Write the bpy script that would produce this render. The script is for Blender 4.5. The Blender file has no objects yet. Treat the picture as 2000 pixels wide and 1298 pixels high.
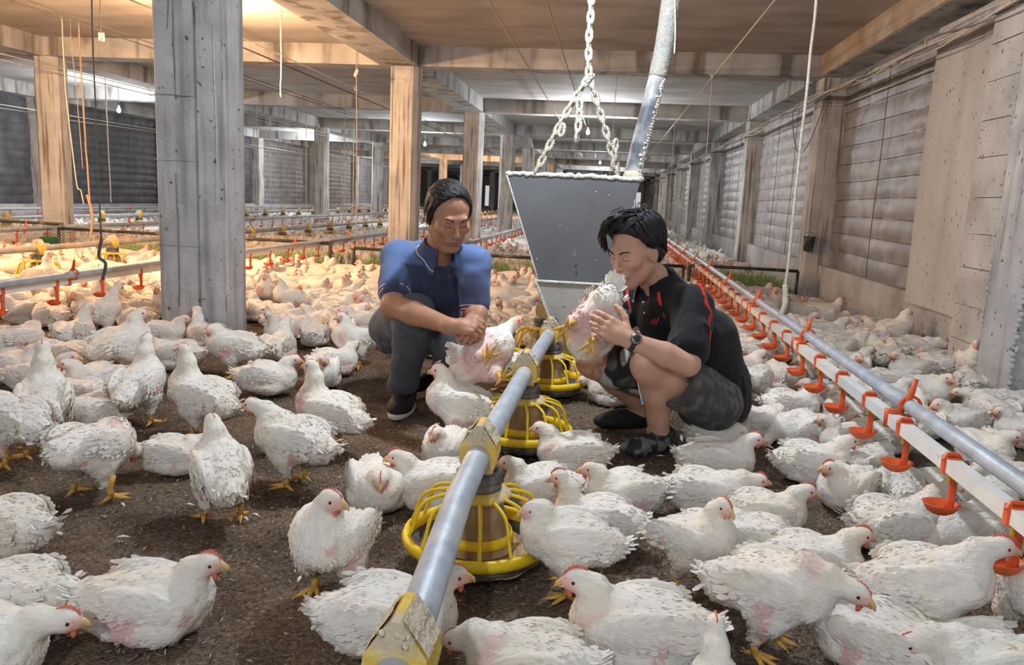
import bpy, math, random
import numpy as np
from mathutils import Matrix, Vector, Euler

SC = bpy.context.scene
COL = SC.collection
rng = np.random.default_rng(7)
random.seed(7)
R = math.radians

# ------------------------------------------------------------------ camera, world, light, exposure
CAM_H, FPX, YAW, PITCH, ROLL = .9, 1519.1, .1161, .1706, .0465
_f = np.array([-math.sin(YAW)*math.cos(PITCH), math.cos(YAW)*math.cos(PITCH), -math.sin(PITCH)])
_r = np.array([math.cos(YAW), math.sin(YAW), 0.]); _u = np.cross(_r, _f)
_r, _u = math.cos(ROLL)*_r+math.sin(ROLL)*_u, -math.sin(ROLL)*_r+math.cos(ROLL)*_u
cd = bpy.data.cameras.new('camera'); cam = bpy.data.objects.new('camera', cd); COL.objects.link(cam)
cd.sensor_width = 36; cd.lens = 36*FPX/2000; cd.clip_start = .05; cd.clip_end = 200
M = Matrix(((_r[0], _u[0], -_f[0], 0), (_r[1], _u[1], -_f[1], 0), (_r[2], _u[2], -_f[2], CAM_H), (0, 0, 0, 1)))
cam.matrix_world = M
SC.camera = cam

def ray(px, py): return _f+_r*(px-1000)/FPX-_u*(py-649)/FPX
def ground(px, py, z=0.):
    d = ray(px, py); return np.array([0, 0, CAM_H])+d*(z-CAM_H)/d[2]
def at(px, py, Y):
    d = ray(px, py); return np.array([0, 0, CAM_H])+d*Y/d[1]
def pix(P):
    d = np.asarray(P, float)-np.array([0, 0, CAM_H]); z = d@_f
    return np.stack([1000+FPX*(d@_r)/z, 649-FPX*(d@_u)/z, z], -1)

W = bpy.data.worlds.new('world'); SC.world = W; W.use_nodes = True
W.node_tree.nodes['Background'].inputs[0].default_value = (.93, .96, 1, 1)
W.node_tree.nodes['Background'].inputs[1].default_value = .58
SC.view_settings.view_transform = 'Standard'; SC.view_settings.look = 'None'
SC.view_settings.gamma = 1; SC.view_settings.use_curve_mapping = False
SC.view_settings.exposure = 0.12
try:
    SC.cycles.use_denoising = True
    SC.cycles.max_bounces = 6; SC.cycles.diffuse_bounces = 4; SC.cycles.glossy_bounces = 2
    SC.cycles.transmission_bounces = 4; SC.cycles.transparent_max_bounces = 6
    SC.cycles.sample_clamp_indirect = 6; SC.cycles.caustics_reflective = False; SC.cycles.caustics_refractive = False
except Exception: pass
COOL, WARM = (.86, .93, 1.), (1., .60, .32)
BULB_W = 98.; WARM_W = 230.

# ------------------------------------------------------------------ helpers
def vnoise(P, freq, seed=0):
    Q = np.asarray(P, float)*freq+seed*17.31; I = np.floor(Q).astype(np.int64); Fq = Q-I; Fq = Fq*Fq*(3-2*Fq)
    def hsh(a, b, c):
        n = (a*374761393+b*668265263+c*2147483647+seed*144665)&0xffffffff
        n = ((n ^ (n >> 13))*1274126177)&0xffffffff
        return ((n ^ (n >> 16))&0xffff)/32767.5-1
    out = 0
    for i in (0, 1):
        for j in (0, 1):
            for k in (0, 1):
                w = (Fq[..., 0] if i else 1-Fq[..., 0])*(Fq[..., 1] if j else 1-Fq[..., 1])*(Fq[..., 2] if k else 1-Fq[..., 2])
                out = out+w*hsh(I[..., 0]+i, I[..., 1]+j, I[..., 2]+k)
    return out

class MB:
    """collects pieces of ONE mesh"""
    def __init__(s): s.V = []; s.F = []; s.C = []; s.n = 0
    def add(s, V, F, col=None):
        V = np.asarray(V, float); s.V.append(V)
        for f in (F if isinstance(F, list) else [F]):
            if len(f): s.F.append(np.asarray(f, np.int64)+s.n)
        s.C.append(np.broadcast_to(np.asarray(col if col is not None else (1, 1, 1), float), (len(V), 3)))
        s.n += len(V); return s
    def mesh(s, name, m=None, smooth=True):
        return mkmesh(name, np.concatenate(s.V), s.F, m, np.concatenate(s.C), smooth)
    def build(s, name, m=None, parent=None, smooth=True, loc=None):
        return link(name, s.mesh(name, m, smooth), parent, loc)

def mkmesh(name, V, Fs, m=None, C=None, smooth=True):
    me = bpy.data.meshes.new(name)
    V = np.asarray(V, np.float32); me.vertices.add(len(V)); me.vertices.foreach_set('co', V.ravel())
    nl = sum(f.size for f in Fs); npol = sum(len(f) for f in Fs)
    me.loops.add(nl); me.polygons.add(npol)
    li = np.concatenate([f.ravel() for f in Fs]).astype(np.int32)
    tot = np.concatenate([np.full(len(f), f.shape[1]) for f in Fs]).astype(np.int32)
    st = np.concatenate([[0], np.cumsum(tot)[:-1]]).astype(np.int32)
    me.loops.foreach_set('vertex_index', li); me.polygons.foreach_set('loop_start', st)
    try: me.polygons.foreach_set('loop_total', tot)
    except Exception: pass
    me.polygons.foreach_set('use_smooth', np.full(npol, smooth, bool))
    if C is not None:
        a = me.color_attributes.new('Col', 'FLOAT_COLOR', 'POINT')
        a.data.foreach_set('color', np.concatenate([C, np.ones((len(C), 1))], 1).astype(np.float32).ravel())
    if m: me.materials.append(m)
    me.update(calc_edges=True)
    return me

def link(name, data, parent=None, loc=None):
    o = bpy.data.objects.new(name, data); COL.objects.link(o)
    if parent is not None: o.parent = parent
    if loc is not None: o.location = loc
    return o
def tag(o, label=None, cat=None, group=None, kind=None):
    if label: o['label'] = label
    if cat: o['category'] = cat
    if group: o['group'] = group
    if kind: o['kind'] = kind
    return o
def empty(name, loc=(0, 0, 0), rz=0., label=None, cat=None, group=None):
    o = link(name, None, None, loc); o.rotation_euler = (0, 0, rz); o.empty_display_size = .05
    return tag(o, label, cat, group)
def kids(o): return list(o.children)
def copy_tree(o, parent=None):
    c = o.copy(); COL.objects.link(c)
    if parent is not None: c.parent = parent
    for k in kids(o): copy_tree(k, c)
    return c

def boxVF(x0, x1, y0, y1, z0, z1):
    V = [(x, y, z) for x in (x0, x1) for y in (y0, y1) for z in (z0, z1)]
    return np.array(V, float), np.array([(0, 1, 3, 2), (4, 6, 7, 5), (0, 4, 5, 1), (2, 3, 7, 6), (0, 2, 6, 4), (1, 5, 7, 3)])
def bevbox(x0, x1, y0, y1, z0, z1, b=.01):
    """box with chamfered vertical edges"""
    pts = [(x0+b, y0), (x1-b, y0), (x1, y0+b), (x1, y1-b), (x1-b, y1), (x0+b, y1), (x0, y1-b), (x0, y0+b)]
    V = [(x, y, z0) for x, y in pts]+[(x, y, z1) for x, y in pts]
    F = [np.array([(i, (i+1) % 8, 8+(i+1) % 8, 8+i) for i in range(8)]), np.array([list(range(7, -1, -1))]), np.array([list(range(8, 16))])]
    return np.array(V, float), F
def tubeVF(path, rad, n=8, caps=True):
    P = np.asarray(path, float); m = len(P); rad = np.broadcast_to(np.asarray(rad, float), (m,))
    T = np.gradient(P, axis=0); T /= np.linalg.norm(T, axis=1, keepdims=True)+1e-12
    a = np.array([0, 0, 1.]) if abs(T[0][2]) < .9 else np.array([1., 0, 0])
    N = np.zeros_like(P); v = np.cross(T[0], a); v /= np.linalg.norm(v)
    for i in range(m):
        v = v-T[i]*(v@T[i]); v /= np.linalg.norm(v)+1e-12; N[i] = v
    B = np.cross(T, N); th = np.arange(n)*2*math.pi/n
    V = P[:, None]+rad[:, None, None]*(np.cos(th)[None, :, None]*N[:, None]+np.sin(th)[None, :, None]*B[:, None])
    V = V.reshape(-1, 3); i, j = np.meshgrid(np.arange(m-1), np.arange(n), indexing='ij'); j2 = (j+1) % n
    F = [np.stack([i*n+j, i*n+j2, (i+1)*n+j2, (i+1)*n+j], -1).reshape(-1, 4)]
    if caps: F += [np.arange(n)[::-1][None], (np.arange(n)+(m-1)*n)[None]]
    return V, F
def latheVF(prof, n=24, c=(0, 0, 0), close=False):
    prof = np.asarray(prof, float); m = len(prof); th = np.arange(n)*2*math.pi/n
    V = np.stack([prof[:, 0][:, None]*np.cos(th), prof[:, 0][:, None]*np.sin(th), np.repeat(prof[:, 1][:, None], n, 1)], -1).reshape(-1, 3)+np.array(c)
    i, j = np.meshgrid(np.arange(m-1), np.arange(n), indexing='ij'); j2 = (j+1) % n
    return V, [np.stack([i*n+j, i*n+j2, (i+1)*n+j2, (i+1)*n+j], -1).reshape(-1, 4)]
def sphereVF(c, r, n=10, m=7, Rm=None):
    th = np.linspace(0, math.pi, m); prof = np.stack([np.sin(th), -np.cos(th)], 1)
    V, F = latheVF(prof, n); V = V*np.asarray(r)
    if Rm is not None: V = V@np.asarray(Rm).T
    return V+np.asarray(c), F
def gridVF(nu, nv):
    i, j = np.meshgrid(np.arange(nu-1), np.arange(nv-1), indexing='ij')
    return np.stack([i*nv+j, (i+1)*nv+j, (i+1)*nv+j+1, i*nv+j+1], -1).reshape(-1, 4)
def catmull(P, n=8):
    P = np.asarray(P, float); Q = np.concatenate([2*P[:1]-P[1:2], P, 2*P[-1:]-P[-2:-1]]); out = []
    for i in range(1, len(Q)-2):
        for t in np.arange(n)/n:
            a, b, c, d = Q[i-1:i+3]
            out.append(.5*(2*b+(c-a)*t+(2*a-5*b+4*c-d)*t*t+(3*b-a-3*c+d)*t**3))
    return np.array(out+[P[-1]])

# ------------------------------------------------------------------ materials
def _nodes(name):
    m = bpy.data.materials.new(name); m.use_nodes = True; nt = m.node_tree
    return m, nt, nt.nodes, nt.links, nt.nodes['Principled BSDF']
def mat(name, col=(.5, .5, .5), rough=.7, attr=False, var=.12, nscale=6., stretch=(1, 1, 1), second=None, sscale=3., sth=(.45, .65), bump=.0, bscale=60.,
        metal=0., spec=.35, objvar=0., emit=None, trans=0., coord='Object', third=None, tscale=30., tth=(.6, .7), sheen=0., sstretch=None):
    m, nt, N, L, b = _nodes(name)
    b.inputs['Roughness'].default_value = rough; b.inputs['Metallic'].default_value = metal; b.inputs['Specular IOR Level'].default_value = spec
    if sheen: b.inputs['Sheen Weight'].default_value = sheen
    tc = N.new('ShaderNodeTexCoord')
    def noise(scale, st=stretch, detail=4):
        mp = N.new('ShaderNodeMapping'); mp.inputs['Scale'].default_value = st; L.new(tc.outputs[coord], mp.inputs['Vector'])
        n = N.new('ShaderNodeTexNoise'); n.inputs['Scale'].default_value = scale; n.inputs['Detail'].default_value = detail
        L.new(mp.outputs[0], n.inputs['Vector']); return n.outputs['Fac']
    def mr(sock, a, c, lo, hi):
        n = N.new('ShaderNodeMapRange'); L.new(sock, n.inputs[0])
        for k, v in zip((1, 2, 3, 4), (a, c, lo, hi)): n.inputs[k].default_value = v
        return n.outputs[0]
    def mix(fac, A, B, mode='MIX'):
        n = N.new('ShaderNodeMix'); n.data_type = 'RGBA'; n.blend_type = mode
        if isinstance(fac, float): n.inputs[0].default_value = fac
        else: L.new(fac, n.inputs[0])
        for s, i in ((A, 6), (B, 7)):
            if isinstance(s, tuple): n.inputs[i].default_value = (*s, 1)
            else: L.new(s, n.inputs[i])
        return n.outputs[2]
    if attr:
        at_ = N.new('ShaderNodeVertexColor'); at_.layer_name = 'Col'; c = at_.outputs[0]
    else: c = col
    if second is not None: c = mix(mr(noise(sscale, sstretch or stretch), sth[0], sth[1], 0, 1), c, second)
    if third is not None: c = mix(mr(noise(tscale), tth[0], tth[1], 0, 1), c, third)
    if var:
        v = mr(noise(nscale), .3, .7, 1-var, 1+var); cc = N.new('ShaderNodeCombineColor')
        for k in range(3): L.new(v, cc.inputs[k])
        c = mix(1., c, cc.outputs[0], 'MULTIPLY')
    if objvar:
        oi = N.new('ShaderNodeObjectInfo'); v = mr(oi.outputs['Random'], 0, 1, 1-objvar, 1+objvar*.3); cc = N.new('ShaderNodeCombineColor')
        for k in range(3): L.new(v, cc.inputs[k])
        c = mix(1., c, cc.outputs[0], 'MULTIPLY')
    if isinstance(c, tuple): b.inputs['Base Color'].default_value = (*c, 1)
    else: L.new(c, b.inputs['Base Color'])
    if bump:
        bp = N.new('ShaderNodeBump'); bp.inputs['Strength'].default_value = bump; bp.inputs['Distance'].default_value = .01
        L.new(noise(bscale, stretch, 3), bp.inputs['Height']); L.new(bp.outputs[0], b.inputs['Normal'])
    if emit:
        b.inputs['Emission Color'].default_value = (*emit[0], 1); b.inputs['Emission Strength'].default_value = emit[1]
    if trans: b.inputs['Transmission Weight'].default_value = trans
    return m
MT = {}
MT['pillar'] = mat('pillar_concrete', (.47, .47, .485), .85, var=.18, nscale=5, second=(.30, .30, .31), sscale=2.2, sth=(.48, .66), sstretch=(7, 7, .5), third=(.13, .125, .12), tscale=26, tth=(.655, .70), bump=.55, bscale=35)
MT['column'] = mat('column_concrete', (.50, .48, .455), .85, var=.2, nscale=4, second=(.20, .165, .135), sscale=3, sth=(.52, .66), sstretch=(8, 8, .4), bump=.3, bscale=30)
MT['beam'] = mat('beam_concrete', (.46, .45, .435), .85, var=.2, nscale=3, second=(.20, .18, .16), sscale=1.8, sth=(.50, .66), sstretch=(3, 3, .6), bump=.25, bscale=25)
MT['ceiling'] = mat('ceiling_concrete', (.48, .455, .435), .85, var=.16, nscale=1.6, stretch=(1, 2.5, 1), second=(.37, .335, .31), sscale=1.1, sth=(.45, .7), bump=.15, bscale=12)
MT['wall'] = mat('wall_plaster', (.47, .46, .45), .9, var=.16, nscale=4, second=(.33, .305, .28), sscale=2.5, sth=(.5, .75), third=(.06, .055, .05), tscale=42, tth=(.655, .68), bump=.35, bscale=40)
MT['board'] = mat('fibre_board', (.50, .49, .48), .8, var=.08, nscale=3, second=(.45, .42, .4), sscale=2, third=(.07, .06, .06), tscale=55, tth=(.66, .685), stretch=(1, 1, .5), bump=.05)
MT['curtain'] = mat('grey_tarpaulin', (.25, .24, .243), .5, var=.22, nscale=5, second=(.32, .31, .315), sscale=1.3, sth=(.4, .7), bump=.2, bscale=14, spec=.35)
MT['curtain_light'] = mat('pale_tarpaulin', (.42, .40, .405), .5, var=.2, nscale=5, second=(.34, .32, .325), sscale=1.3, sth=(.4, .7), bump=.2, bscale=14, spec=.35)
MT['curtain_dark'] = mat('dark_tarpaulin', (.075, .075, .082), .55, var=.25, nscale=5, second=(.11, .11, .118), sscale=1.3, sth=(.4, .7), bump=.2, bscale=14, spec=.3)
MT['warm_spill_beam'] = mat('warm_spill_concrete', (.46, .35, .26), .85, var=.2, nscale=4, second=(.50, .43, .36), sscale=2.5, sth=(.45, .65), bump=.2, bscale=25)  # concrete with warm lamp spill painted into its colour
MT['litter'] = mat('brown_litter', (.19, .14, .105), .95, var=.45, nscale=90, second=(.095, .068, .05), sscale=3.5, sth=(.42, .62), third=(.30, .24, .175), tscale=140, tth=(.6, .72), bump=1.0, bscale=150, spec=.1)
MT['husk'] = mat('rice_husk', (.16, .115, .075), .9, attr=True, var=.2, nscale=40, spec=.1)
MT['feather'] = mat('white_feathers', attr=True, rough=.75, var=.07, nscale=55, objvar=.07, bump=.35, bscale=110, spec=.15, stretch=(.5, 1.4, 1))
MT['skinleg'] = mat('yellow_leg_skin', (.66, .39, .09), .55, var=.18, nscale=60, bump=.35, bscale=220)
MT['beak'] = mat('horn_beak', (.66, .42, .19), .45, var=.12, nscale=60)
MT['comb'] = mat('red_comb', (.66, .17, .11), .55, var=.18, nscale=70, bump=.3, bscale=300)
MT['eye'] = mat('dark_eye', (.012, .01, .008), .12, var=0, spec=.8)
MT['steel'] = mat('galvanised_steel', (.42, .47, .53), .5, var=.16, nscale=18, second=(.62, .62, .6), sscale=6, sth=(.55, .75), third=(.3, .25, .18), tscale=45, tth=(.7, .78), metal=.25, bump=.1, bscale=80)
MT['steel_dim'] = mat('dull_steel', (.33, .33, .335), .6, var=.2, nscale=12, metal=.2, second=(.42, .33, .25), sscale=3)
MT['pvc'] = mat('white_pvc', (.78, .78, .77), .35, var=.06, nscale=12, third=(.4, .37, .33), tscale=40, tth=(.68, .75))
MT['orange'] = mat('orange_plastic', (.72, .13, .04), .4, var=.14, nscale=40)
MT['yellow'] = mat('yellow_plastic', (.80, .56, .02), .4, var=.1, nscale=25)
MT['yellow_dust'] = mat('dusty_yellow_plastic', (.74, .52, .09), .7, var=.12, nscale=30, second=(.55, .46, .34), sscale=14, sth=(.45, .6), bump=.5, bscale=60)
MT['dark_plastic'] = mat('dark_grey_plastic', (.06, .06, .065), .6, var=.2, nscale=30, second=(.19, .17, .15), sscale=16)
MT['cone'] = mat('dusty_feed_cone', (.30, .20, .10), .75, var=.22, nscale=24, second=(.42, .33, .21), sscale=12)
MT['feed'] = mat('crumb_feed', (.58, .42, .24), .95, var=.3, nscale=120, second=(.36, .25, .13), sscale=60, bump=1., bscale=160)
MT['dust'] = mat('caked_feed_dust', (.66, .58, .44), .95, var=.15, nscale=50, bump=.9, bscale=110)
MT['hopper'] = mat('grey_painted_metal', (.125, .126, .132), .6, var=.14, nscale=3, third=(.22, .22, .22), tscale=30, tth=(.69, .74), bump=.03, bscale=20, metal=.1)
MT['bin'] = mat('dusty_galvanised_bin', (.44, .43, .41), .7, var=.15, nscale=9, third=(.12, .11, .1), tscale=40, tth=(.68, .73), bump=.2)
MT['whitedust'] = mat('white_feed_dust', (.74, .71, .64), .95, var=.1, nscale=60, bump=1., bscale=120)
MT['chain'] = mat('dust_caked_chain', (.50, .47, .40), .95, var=.2, nscale=60, bump=1., bscale=120)
MT['hose'] = mat('dusty_mesh_hose', (.36, .345, .30), .8, var=.12, nscale=60, second=(.28, .28, .27), sscale=4, bump=.8, bscale=90)
MT['hose_dark'] = mat('bare_hose', (.10, .11, .13), .45, var=.2, nscale=10, second=(.55, .55, .55), sscale=5, sth=(.42, .6))
MT['rope'] = mat('pale_rope', (.66, .62, .53), .9, var=.2, nscale=60, bump=.8, bscale=150)
MT['rope_tan'] = mat('tan_rope', (.45, .33, .22), .9, var=.2, nscale=60)
MT['rope_dark'] = mat('dark_wire_rope', (.10, .09, .08), .7, var=.3, nscale=60)
MT['cable'] = mat('grey_cable', (.19, .18, .17), .7, var=.3, nscale=30)
MT['fence'] = mat('dark_fence_pipe', (.05, .05, .052), .5, var=.3, nscale=20, second=(.25, .2, .16), sscale=5, sth=(.55, .7))
MT['netting'] = mat('pale_plastic_net', (.60, .56, .40), .7, var=.2, nscale=20)
MT['net_green'] = mat('green_stalks', (.20, .38, .06), .8, var=.4, nscale=20)
MT['bluecap'] = mat('blue_plastic_cap', (.01, .03, .2), .4, var=.15, nscale=60)
MT['green'] = mat('green_bucket', (.01, .10, .035), .5)
MT['white'] = mat('white_plastic', (.8, .8, .8), .4, var=.03)
MT['bulb'] = mat('lit_bulb', (1, 1, 1), .3, var=0, emit=(COOL, 22.))
MT['bulb_warm'] = mat('lit_warm_bulb', (1, .8, .5), .3, var=0, emit=(WARM, 22.))
MT['skin'] = mat('skin', attr=True, rough=.5, var=.05, nscale=30, bump=.08, bscale=260, spec=.35)
MT['cloth'] = mat('woven_cloth', attr=True, rough=.85, var=.08, nscale=22, bump=.12, bscale=330, spec=.15, sheen=.1)
MT['hair'] = mat('black_hair', (.011, .010, .011), .5, var=.3, nscale=60, spec=.35)
MT['shoe'] = mat('black_mesh_shoe', (.012, .012, .014), .7, var=.3, nscale=60, bump=.3, bscale=250)
MT['shoe_grey'] = mat('worn_black_shoe', (.02, .02, .022), .7, var=.3, nscale=60, second=(.16, .17, .18), sscale=26, sth=(.5, .6), bump=.3, bscale=200)
MT['sole'] = mat('pale_rubber_sole', (.55, .55, .56), .6, var=.1)
MT['metal'] = mat('watch_metal', (.25, .25, .26), .35, metal=.8)
MT['watch'] = mat('dark_watch', (.03, .03, .035), .3)
MT['red'] = mat('red_print', (.42, .03, .02), .7)
MT['rust'] = mat('rust_line', (.16, .07, .045), .9, var=.3, nscale=30)

# ------------------------------------------------------------------ implicit surfaces (bodies, clothes)
class Sdf:
    def __init__(s): s.p = []
    def ell(s, c, r, k=.02, R=None, sub=False): s.p.append(('e', np.asarray(c, float), np.asarray(r, float), None if R is None else np.asarray(R, float), k, sub)); return s
    def cone(s, a, b, ra, rb, k=.02, sub=False): s.p.append(('c', np.asarray(a, float), np.asarray(b, float), (ra, rb), k, sub)); return s
    def plane(s, c, n, k=.004): n = np.asarray(n, float); s.p.append(('p', np.asarray(c, float), n/np.linalg.norm(n), None, k, True)); return s   # removes the side n points to
    def raw(s, P, q):
        if q[0] == 'e':
            d = P-q[1]
            if q[3] is not None: d = d@q[3]
            k0 = np.sqrt(((d/q[2])**2).sum(1)); k1 = np.sqrt(((d/q[2]**2)**2).sum(1))+1e-9
            return k0*(k0-1)/k1
        if q[0] == 'c':
            ab = q[2]-q[1]; t = np.clip((P-q[1])@ab/(ab@ab+1e-12), 0, 1)
            return np.linalg.norm(P-q[1]-t[:, None]*ab, axis=1)-(q[3][0]+(q[3][1]-q[3][0])*t)
        return -((P-q[1])@q[2])
    def __call__(s, P):
        d = None
        for q in s.p:
            v = s.raw(P, q); k = q[4]
            if d is None: d = v; continue
            if q[5]:
                v = -v; h = np.clip(k-np.abs(d-v), 0, None)/k; d = np.maximum(d, v)+h*h*k*.25
            else:
                h = np.clip(k-np.abs(d-v), 0, None)/k; d = np.minimum(d, v)-h*h*k*.25
        return d
    def near(s, P, idx): return np.min([s.raw(P, s.p[i]) for i in idx], axis=0)
    def surf(s, lo, hi, h, disp=None):
        B = 8; lo = np.asarray(lo, float); n = (np.ceil((np.asarray(hi)-lo)/h/B).astype(int)+1); N = n*B
        bi = np.stack(np.meshgrid(*[np.arange(k) for k in n], indexing='ij'), -1).reshape(-1, 3)
        cd_ = s(lo+(bi*B+(B-1)/2)*h); act = np.abs(cd_) < B*h*1.25+.012
        F = np.repeat(np.repeat(np.repeat(cd_.reshape(n), B, 0), B, 1), B, 2).astype(np.float32)
        off = np.stack(np.meshgrid(*[np.arange(B)]*3, indexing='ij'), -1).reshape(-1, 3)
        ab = bi[act]; I = (ab[:, None]*B+off[None]).reshape(-1, 3)
        vals = np.concatenate([s(lo+I[a:a+200000]*h) for a in range(0, len(I), 200000)])
        F[I[:, 0], I[:, 1], I[:, 2]] = vals
        S = F < 0; c = S[:-1, :-1, :-1]; mx = np.zeros(c.shape, bool)
        for a in (0, 1):
            for b in (0, 1):
                for e in (0, 1):
                    mx |= S[a:N[0]-1+a, b:N[1]-1+b, e:N[2]-1+e] != c
        cells = np.argwhere(mx); idm = np.full(c.shape, -1, np.int64); idm[mx] = np.arange(len(cells))
        acc = np.zeros((len(cells), 3)); cnt = np.zeros(len(cells))
        cor = [np.array(t) for t in ((0, 0, 0), (1, 0, 0), (0, 1, 0), (1, 1, 0), (0, 0, 1), (1, 0, 1), (0, 1, 1), (1, 1, 1))]
        fv = [F[tuple((cells+t).T)] for t in cor]
        for a in range(8):
            for ax in range(3):
                if cor[a][ax]: continue
                b = a | (1 << ax); f0, f1 = fv[a], fv[b]; m = (f0 < 0) != (f1 < 0)
                t = f0[m]/(f0[m]-f1[m]); p = np.repeat(cor[a][None].astype(float), m.sum(), 0); p[:, ax] += t
                acc[m] += p; cnt[m] += 1
        V = lo+(cells+acc/cnt[:, None])*h
        Q = []
        for ax in range(3):
            o = [k for k in range(3) if k != ax]; sl0 = [slice(None)]*3; sl1 = [slice(None)]*3
            sl0[ax] = slice(0, -1); sl1[ax] = slice(1, None)
            D = S[tuple(sl0)].astype(int)-S[tuple(sl1)].astype(int); E_ = np.argwhere(D != 0)
            ok = (E_[:, o[0]] > 0) & (E_[:, o[1]] > 0) & (E_[:, o[0]] < N[o[0]]-1) & (E_[:, o[1]] < N[o[1]]-1); E_ = E_[ok]
            sg = D[tuple(E_.T)]
            def cid(da, db):
                e = E_.copy(); e[:, o[0]] -= da; e[:, o[1]] -= db; return idm[tuple(e.T)]
            q = np.stack([cid(1, 1), cid(0, 1), cid(0, 0), cid(1, 0)], 1)
            flip = (sg < 0) if ax != 1 else (sg > 0)
            q[flip] = q[flip][:, ::-1]; Q.append(q)
        Q = np.concatenate(Q); Q = Q[(Q >= 0).all(1)]
        for _ in range(2):
            g = s.grad(V); V = V-np.clip(s(V), -h, h)[:, None]*g
        if disp is not None:
            g = s.grad(V); V = V+g*disp(V)[:, None]
        return V, Q
    def grad(s, P, e=.0015):
        g = np.stack([s(P+d)-s(P-d) for d in np.eye(3)*e], 1)
        return g/(np.linalg.norm(g, axis=1, keepdims=True)+1e-9)
def sstep(x, a, b):
    t = np.clip((x-a)/(b-a), 0, 1); return t*t*(3-2*t)
def lerp(A, B, t): return A+(np.asarray(B)-A)*np.asarray(t)[:, None]
def lerp2(A, B, t): return A+(np.asarray(B)-A)*np.asarray(t)[:, None]
def frame(f, up=(0, 0, 1), roll=0.):
    f = np.asarray(f, float); f = f/np.linalg.norm(f); s = np.cross(np.asarray(up, float), f); s /= np.linalg.norm(s); u = np.cross(f, s)
    if roll: c, n = math.cos(roll), math.sin(roll); s, u = c*s+n*u, -n*s+c*u
    return np.stack([f, s, u], 1)         # columns forward, left, up
# ------------------------------------------------------------------ the building
YK = lambda k: 4.16+4.3*k
ZB, ZC = 2.24, 2.45
def struct(name, b, m, parent=None, smooth=False):
    o = b.build(name, m, parent, smooth)
    if parent is None: o['kind'] = 'structure'
    return o
xs = np.unique(np.concatenate([np.linspace(-12, -4, 17), np.linspace(-4, 2.4, 214), [3.5]]))
ys = np.unique(np.concatenate([[-3, -1], np.linspace(.4, 5.4, 168), np.linspace(5.4, 12, 40), np.linspace(12, 56, 24)]))
gx, gy = np.meshgrid(xs, ys, indexing='ij'); P = np.stack([gx, gy, gx*0], -1).reshape(-1, 3)
P[:, 2] = -.012+.010*vnoise(P, 2.2, 1)+.006*vnoise(P, 9, 2)+.004*vnoise(P, 28, 3)
struct('floor', MB().add(P, gridVF(len(xs), len(ys))), MT['litter'], smooth=True)
# loose husks: nobody could count them
n = 60000; yy = rng.uniform(.75, 4.6, n)**1.0; xx = rng.uniform(-2.6, 2.0, n); c = np.stack([xx, yy, np.full(n, -.004)], 1)
c[:, 2] += .010*vnoise(c*[1, 1, 0], 2.2, 1)+.006*vnoise(c*[1, 1, 0], 9, 2)
a = rng.uniform(0, 6.28, n); tl = rng.uniform(-.5, .5, n); ln = rng.uniform(.0042, .0085, n); wd = ln*rng.uniform(.2, .34, n)
d = np.stack([np.cos(a), np.sin(a), tl], 1)*ln[:, None]; s_ = np.stack([-np.sin(a), np.cos(a), a*0], 1)*wd[:, None]
V = np.stack([c-d, c+s_+[0, 0, .0012], c+d, c-s_], 1).reshape(-1, 3)
hc = np.repeat(np.array([(.25, .19, .14), (.15, .11, .08), (.44, .37, .285), (.07, .05, .038)])[rng.choice(4, n, p=[.42, .3, .13, .15])], 4, 0)
tag(MB().add(V, np.arange(4*n).reshape(-1, 4), hc).build('rice_husk_litter', MT['husk'], smooth=False), 'loose brown rice husk litter strewn over the floor', 'litter', kind='stuff')

struct('ceiling', MB().add(*boxVF(-12, 3.2, -3.2, 54, ZC, ZC+.2)), MT['ceiling'])
def long_beam(x0, x1):
    struct('beam', MB().add(*boxVF(x0, x1, -3, 54, ZB, ZC+.02)), MT['beam'])
for x0, x1 in ((-2.54, -2.12), (-6.84, -6.46), (-10.3, -9.9)): long_beam(x0, x1)
struct('beam', MB().add(*boxVF(2.02, 2.42, -3, 54, ZB, ZC+.02)), MT['beam'])
for k in range(-1, 12):
    for x0, x1 in ((-9.9, -6.84), (-6.46, -2.54), (-2.12, 2.02)):
        struct('beam', MB().add(*boxVF(x0, x1, YK(k), YK(k)+.28, ZB+.003, ZC+.02)), MT['beam'])
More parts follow.
